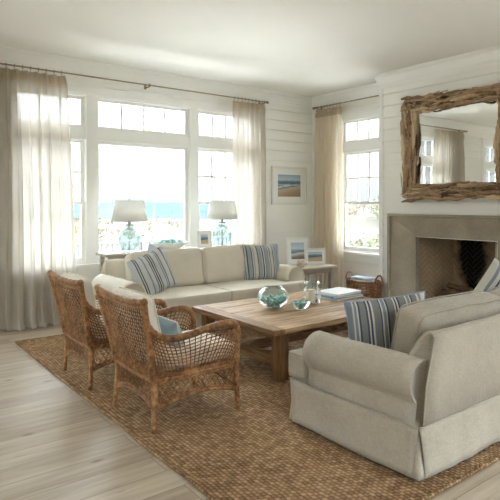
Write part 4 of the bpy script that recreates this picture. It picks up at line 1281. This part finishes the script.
for i, (x, z, r, L, c, tl) in enumerate([(6.30, zb+.055, .055, .52, 3.83, 0), (6.42, zb+.058, .058, .46, 3.80, 0), (6.51, zb+.042, .042, .44, 3.84, 0), (6.35, zb+.152, .046, .46, 3.86, .04), (6.455, zb+.150, .044, .42, 3.80, -.03), (6.40, zb+.232, .038, .34, 3.88, .08)]):
    log(x, z, r, L, c, tl, 'split bark log stacked on the grate inside the fireplace')

# ------------------------------------------------------------------ driftwood mirror
def mirror():
    y0, y1, z0, z1 = 3.00, 4.555, 1.52, 2.91; fw = .235
    cy, cz = (y0+y1)/2, (z0+z1)/2
    t = thing('driftwood_mirror', 'large mirror framed in layered driftwood above the fireplace', 'mirror', (XBR, cy, cz))
    hy, hz = (y1-y0)/2, (z1-z0)/2
    gx = -.030
    MB().box(gx, gx+.006, -hy+fw*.8, hy-fw*.8, -hz+fw*.8, hz-fw*.8).build('mirror_glass', M['mirror'], t)
    m = MB()
    for a0, a1, b0, b1 in ((-hy+.03, hy-.03, hz-fw+.02, hz-.03), (-hy+.03, hy-.03, -hz+.03, -hz+fw-.02), (-hy+.03, -hy+fw-.02, -hz+fw, hz-fw), (hy-fw+.02, hy-.03, -hz+fw, hz-fw)):
        m.box(-.045, 0, a0, a1, b0, b1)
    m.build('backing_frame', M['drift_back'], t)
    rr = random.Random(12)
    def stick(c, ang, L, r, dep):
        n = 14; d = Vector((0, math.cos(ang), math.sin(ang))); pn = Vector((0, -math.sin(ang), math.cos(ang)))
        ph = rr.uniform(0, 6); k2 = rr.uniform(-.10, .10)*L; sd = rr.uniform(0, 50)
        pts = []; rs = []
        for i in range(n):
            u = i/(n-1)*2-1
            w = noise.noise(Vector((u*1.9+sd, 0, 0)))*.022
            p = c+d*(u*L/2)+pn*(k2*(1-u*u)*.5+w); p.x = dep+noise.noise(Vector((u+sd, 5, 0)))*.01
            pts.append(p); rs.append(r*(.40+.60*(1-abs(u)**4))*(1+.55*noise.noise(Vector((u*3.4+sd, 9, 0)))))
        m = MB(); m.tube(pts, rs, 8, flat=rr.uniform(.6, .95))
        # ribs along the grain
        m.v = [tuple(Vector(v)+Vector((noise.noise(Vector(v)*38+Vector((sd,0,0)))*.004,)*3)) for v in m.v]
        m.build('driftwood_piece', M['drift'], t, smooth=True)
    def splinters():
        big = MB()
        for i in range(170):
            side = i % 4; horiz = side < 2; run = 2*hy if horiz else 2*hz-.1
            L = rr.uniform(.10, .30); al = rr.uniform(-run/2+L/2, run/2-L/2); ac = rr.uniform(-.42, .42)*fw*.9
            ang = rr.uniform(-.28, .28)+(0 if horiz else PI/2); d = Vector((0, math.cos(ang), math.sin(ang)))
            c = Vector((0, al, (hz-fw/2 if side == 0 else -hz+fw/2)+ac)) if horiz else Vector((0, (hy-fw/2 if side == 2 else -hy+fw/2)+ac, al))
            dep = rr.uniform(-.118, -.06); r0 = rr.uniform(.006, .014); pts = []; rs = []
            for k in range(6):
                u = k/5*2-1; p = c+d*(u*L/2); p.x = dep+.006*math.sin(k*1.9+i); p.z += .004*math.sin(k*2.3+i*2)
                pts.append(p); rs.append(r0*(.45+.55*(1-abs(u)**2))*(1+.3*math.sin(k*2.1+i)))
            big.tube(pts, rs, 6, flat=.8)
        o = big.build('driftwood_splinters', M['drift'], t, smooth=True); o['kind'] = 'stuff'
    splinters()
    for side in range(4):
        horiz = side < 2; lay = [(-.045, .028), (-.074, .027), (-.096, .022)]
        run = (2*hy if horiz else 2*hz-.10)
        cnts = (10, 9, 7) if horiz else (8, 8, 7)
        base = 0
        for li, (dep, r0) in enumerate(lay):
            n = cnts[li]
            for k in range(n):
                lane = (-.37, -.02, .34)[k % 3] if li == 0 else (-.40, .12, -.15, .38)[k % 4]+rr.uniform(-.06, .06)
                if li == 0:
                    seg = k//3; nseg = n/3; al = -run/2+run*(seg+.5)/nseg + rr.uniform(-.03, .03)
                    L = run/nseg*1.0; rad_ = .034
                else:
                    al = -run/2+run*(k+.5)/n+rr.uniform(-.06, .06); L = rr.uniform(.30, .58); rad_ = r0*rr.uniform(.85, 1.35)
                lim = run/2-L/2-.004; al = max(-lim, min(lim, al))
                ac = lane*fw*.86; ang = rr.uniform(-.17, .17)*(0.3 if li == 0 else 1)
                if horiz: c = Vector((0, al, (hz-fw/2 if side == 0 else -hz+fw/2)+ac)); stick(c, ang, L, rad_, dep)
                else: c = Vector((0, (hy-fw/2 if side == 2 else -hy+fw/2)+ac, al)); stick(c, PI/2+ang, L, rad_, dep)
mirror()

# ------------------------------------------------------------------ outside: dunes, sea, rail
def terr(x, y):
    d = math.hypot(x-2, y-2)
    house = max(0, min(1, (d-12)/16))
    h = -1.0
    n1 = noise.noise(Vector((x*.045, y*.045, 2.2))); n2 = noise.noise(Vector((x*.16, y*.16, 7))); n3 = noise.noise(Vector((x*.6, y*.6, 4)))
    band = math.exp(-((d-38)/15)**2)
    h += house*band*(1.15+1.0*n1+.55*n2) + house*.14*n3
    ang = math.degrees(math.atan2(y, x)); k = max(0, min(1, (50-ang)/7))*max(0, min(1, (ang+40)/20)); h += 1.25*band*house*k*k*(3-2*k)
    h += -max(0, d-60)*.06
    return h
m = MB(); rings = []; nA = 150
rad_list = [9.8*1.045**k for k in range(62)]
def tp(i, a): r = rad_list[i]; x, y = 2+r*math.cos(a), 2+r*math.sin(a); return (x, y, terr(x, y))
vs = [tp(i, 2*PI*k/nA) for i in range(len(rad_list)) for k in range(nA)]
m.add(vs, [(i*nA+k, i*nA+(k+1) % nA, (i+1)*nA+(k+1) % nA, (i+1)*nA+k) for i in range(len(rad_list)-1) for k in range(nA)])
m.add([(2+9.8*math.cos(2*PI*k/nA), 2+9.8*math.sin(2*PI*k/nA), -1.0) for k in range(nA)], [tuple(range(nA))])
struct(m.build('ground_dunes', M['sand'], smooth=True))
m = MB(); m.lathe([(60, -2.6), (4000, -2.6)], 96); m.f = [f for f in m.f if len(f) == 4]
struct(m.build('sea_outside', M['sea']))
struct(MB().box(-4, 14, YB+.35, 11.2, -.9, -.12).build('bounce_slab_outside', plain('pale_bounce_slab', rgb(225,222,214), .7, .04, 3)))  # unseen pale slab, added to bounce daylight up to the ceiling
struct(MB().box(XR+.3, 11.5, -3, YB+.35, -.9, -.12).build('bounce_slab_outside', M['bounce_slab'] if 'bounce_slab' in M else bpy.data.materials['pale_bounce_slab']))  # matching added bounce slab along the right wall, also out of view
# marram grass
m = MB(); rr = random.Random(5); cnt = 0
while cnt < 900:
    a = rr.uniform(rad(-10), rad(115)); d = rr.uniform(17, 50)
    x, y = 2+d*math.cos(a), 2+d*math.sin(a)
    z = terr(x, y)
    if noise.noise(Vector((x*.13, y*.13, 31))) + .35*(z+.4) < .12: continue
    cnt += 1
    for b in range(9):
        bx, by = x+rr.gauss(0, .22), y+rr.gauss(0, .22); zz = terr(bx, by)-.03; h = rr.uniform(.15, .38)
        lx, ly = rr.gauss(0, .16), rr.gauss(0, .16); w = .028
        q = rr.uniform(0, PI); wx, wy = w*math.cos(q), w*math.sin(q)
        m.add([(bx-wx, by-wy, zz), (bx+wx, by+wy, zz), (bx+lx*.5+wx*.6, by+ly*.5+wy*.6, zz+h*.7), (bx+lx*1.3, by+ly*1.3, zz+h)], [(0,1,2), (0,2,3)])
o = m.build('marram_grass_outside', M['grassblade']); o['kind'] = 'stuff'
tag(o, 'dry marram grass growing on the dunes outside', 'grass')
# shrubs beyond the corner window
def shrub(label, x, y, r, h, seed):
    rr = random.Random(seed); z0 = terr(x, y)-.05
    t = thing('bayberry_shrub_outside', label, 'shrub', (x, y, z0), group='shrubs on the dunes')
    st = MB(); lf = MB()
    for k in range(26):
        a = rr.uniform(0, 2*PI); q = rr.uniform(.2, 1)
        tip = Vector((r*q*math.cos(a), r*q*math.sin(a), h*rr.uniform(.5, 1)*(1-.35*q*q)))
        pts = cr([(0,0,0), tip*.45+Vector((0,0,.12*h)), tip], 4); st.tube(pts, [.02*(1-i/len(pts))+.003 for i in range(len(pts))], 5)
        for l in range(60):
            c = tip*rr.uniform(.35, 1.08)+Vector((rr.gauss(0, .16*r), rr.gauss(0, .16*r), rr.gauss(0, .12*h)))
            if c.z < .02: continue
            e1 = Vector((rr.gauss(0, 1), rr.gauss(0, 1), rr.gauss(0, .6))).normalized()*.06; e2 = e1.cross(Vector((rr.gauss(0, 1), rr.gauss(0, 1), rr.gauss(0, 1)))).normalized()*.028
            lf.add([c-e1, c+e2, c+e1, c-e2], [(0,1,2,3)])
    st.build('stems', M['bark'], t); lf.build('leaves', M['leafy'], t)
shrub('rounded green bayberry shrub just beyond the corner window', 14.2, 11.4, 1.3, 1.6, 1)
shrub('smaller bayberry shrub left of the rounded one beyond the corner window', 15.4, 14.6, 1.1, 1.0, 2)
shrub('far bayberry shrub on the dune beyond the corner window', 24.0, 18.6, 1.6, 1.5, 3)
# boardwalk rail
x0, x1, ry = 2.4, 12.6, 13.2
t = thing('deck_railing_outside', 'low white railing on the sand beyond the triple window', 'railing', (x0, ry, -1.0))
L = x1-x0
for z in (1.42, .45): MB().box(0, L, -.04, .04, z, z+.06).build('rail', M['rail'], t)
for k in range(6): MB().box(L*k/5-.06, L*k/5+.06, -.06, .06, -.1, 1.56).build('post', M['rail'], t)
nb = 68
for k in range(nb):
    x = L*(k+.5)/nb
    MB().box(x-.018, x+.018, -.018, .018, .5, 1.43).build('baluster', M['rail'], t)

# ------------------------------------------------------------------ light
w = bpy.data.worlds.new('world'); S.world = w; w.use_nodes = True
nt = w.node_tree; nt.nodes.clear()
tc = nt.nodes.new('ShaderNodeTexCoord'); sp = nt.nodes.new('ShaderNodeSeparateXYZ'); nt.links.new(tc.outputs['Generated'], sp.inputs[0])
rp = nt.nodes.new('ShaderNodeValToRGB'); els = rp.color_ramp.elements
SKY = [(0.0, (.84,.92,.95)), (.06, (.92,.96,.98)), (.20, (.85,.93,1.0)), (.6, (.80,.90,1.0)), (1.0, (.86,.93,1.0))]
while len(els) < len(SKY): els.new(.5)
for e, (p, c) in zip(els, SKY): e.position = p; e.color = c+(1,)
nt.links.new(sp.outputs[2], rp.inputs[0])
st = nt.nodes.new('ShaderNodeMapRange'); st.inputs[1].default_value = 0.12; st.inputs[2].default_value = .55; st.inputs[3].default_value = .196; st.inputs[4].default_value = 4.0
nt.links.new(sp.outputs[2], st.inputs[0])
bg = nt.nodes.new('ShaderNodeBackground'); nt.links.new(rp.outputs[0], bg.inputs[0])
# sky glow on the seaward side, added to strengthen daylight through the front windows
dt = nt.nodes.new('ShaderNodeVectorMath'); dt.operation = 'DOT_PRODUCT'; nt.links.new(tc.outputs['Generated'], dt.inputs[0]); dt.inputs[1].default_value = Vector((.32, .55, .80)).normalized()
mx = nt.nodes.new('ShaderNodeMath'); mx.operation = 'MAXIMUM'; nt.links.new(dt.outputs['Value'], mx.inputs[0]); mx.inputs[1].default_value = 0
pw = nt.nodes.new('ShaderNodeMath'); pw.operation = 'POWER'; nt.links.new(mx.outputs[0], pw.inputs[0]); pw.inputs[1].default_value = 12
ml = nt.nodes.new('ShaderNodeMath'); ml.operation = 'MULTIPLY_ADD'; nt.links.new(pw.outputs[0], ml.inputs[0]); ml.inputs[1].default_value = 13.0; nt.links.new(st.outputs[0], ml.inputs[2])
nt.links.new(ml.outputs[0], bg.inputs[1])
ow = nt.nodes.new('ShaderNodeOutputWorld'); nt.links.new(bg.outputs[0], ow.inputs[0])

def portal(name, loc, rot, sx, sy):
    l = bpy.data.lights.new(name, 'AREA'); l.shape = 'RECTANGLE'; l.size = sx; l.size_y = sy; l.cycles.is_portal = True
    o = bpy.data.objects.new(name, l); COL.objects.link(o); o.location = loc; o.rotation_euler = rot
# area lights emit along local -z; portals face into the room
portal('window_portal', (3.48, YB+.19, 1.8), (rad(-90), 0, 0), 3.75, 2.25)
portal('window_portal', (-.75, YB+.19, 1.8), (rad(-90), 0, 0), 1.45, 2.25)
portal('window_portal', (XR+.19, 5.58, 1.8), (rad(90), 0, rad(90)), 1.15, 2.25)
portal('window_portal', (XR+.19, 1.35, 1.8), (rad(90), 0, rad(90)), 1.25, 2.25)
#portal('window_portal', (XL-.19, -.2, 1.7), (rad(90), 0, rad(-90)), 2.85, 2.45)
portal('window_portal', (XL-.19, 4.85, 1.63), (rad(90), 0, rad(-90)), 3.15, 2.7)
portal('window_portal', (-.3, YR-.19, 1.52), (rad(90), 0, 0), 3.25, 2.9)
portal('window_portal', (3.8, YR-.19, 1.52), (rad(90), 0, 0), 3.65, 2.9)

sun = bpy.data.lights.new('sun', 'SUN'); sun.energy = 4.8; sun.angle = rad(3); sun.color = (1, .95, .88)
so = bpy.data.objects.new('sun', sun); COL.objects.link(so)
so.rotation_euler = Vector((.25, .60, -.80)).to_track_quat('-Z', 'Y').to_euler()

# ------------------------------------------------------------------ camera and output
f_px = 536.0
cam = bpy.data.cameras.new('camera'); co = bpy.data.objects.new('camera', cam); COL.objects.link(co)
cam.sensor_width = 36; cam.sensor_fit = 'HORIZONTAL'; cam.lens = 36*f_px/500
cam.shift_y = -48/500; cam.clip_end = 6000; cam.clip_start = .05
co.location = (0, 0, 1.5); co.rotation_euler = (rad(90), 0, -math.atan(410/536.0))
S.camera = co
S.view_settings.view_transform = 'Standard'; S.view_settings.look = 'None'; S.view_settings.gamma = 1.0
S.view_settings.exposure = 2.38; S.view_settings.use_curve_mapping = False
try:
    S.cycles.use_denoising = True; S.cycles.denoiser = 'OPENIMAGEDENOISE'; S.cycles.denoising_input_passes = 'RGB_ALBEDO_NORMAL'
    S.cycles.max_bounces = 10; S.cycles.diffuse_bounces = 6; S.cycles.glossy_bounces = 5; S.cycles.transmission_bounces = 6; S.cycles.transparent_max_bounces = 24
    S.cycles.sample_clamp_indirect = 6.0; S.cycles.caustics_reflective = False; S.cycles.caustics_refractive = False; S.cycles.blur_glossy = .5
except Exception: pass
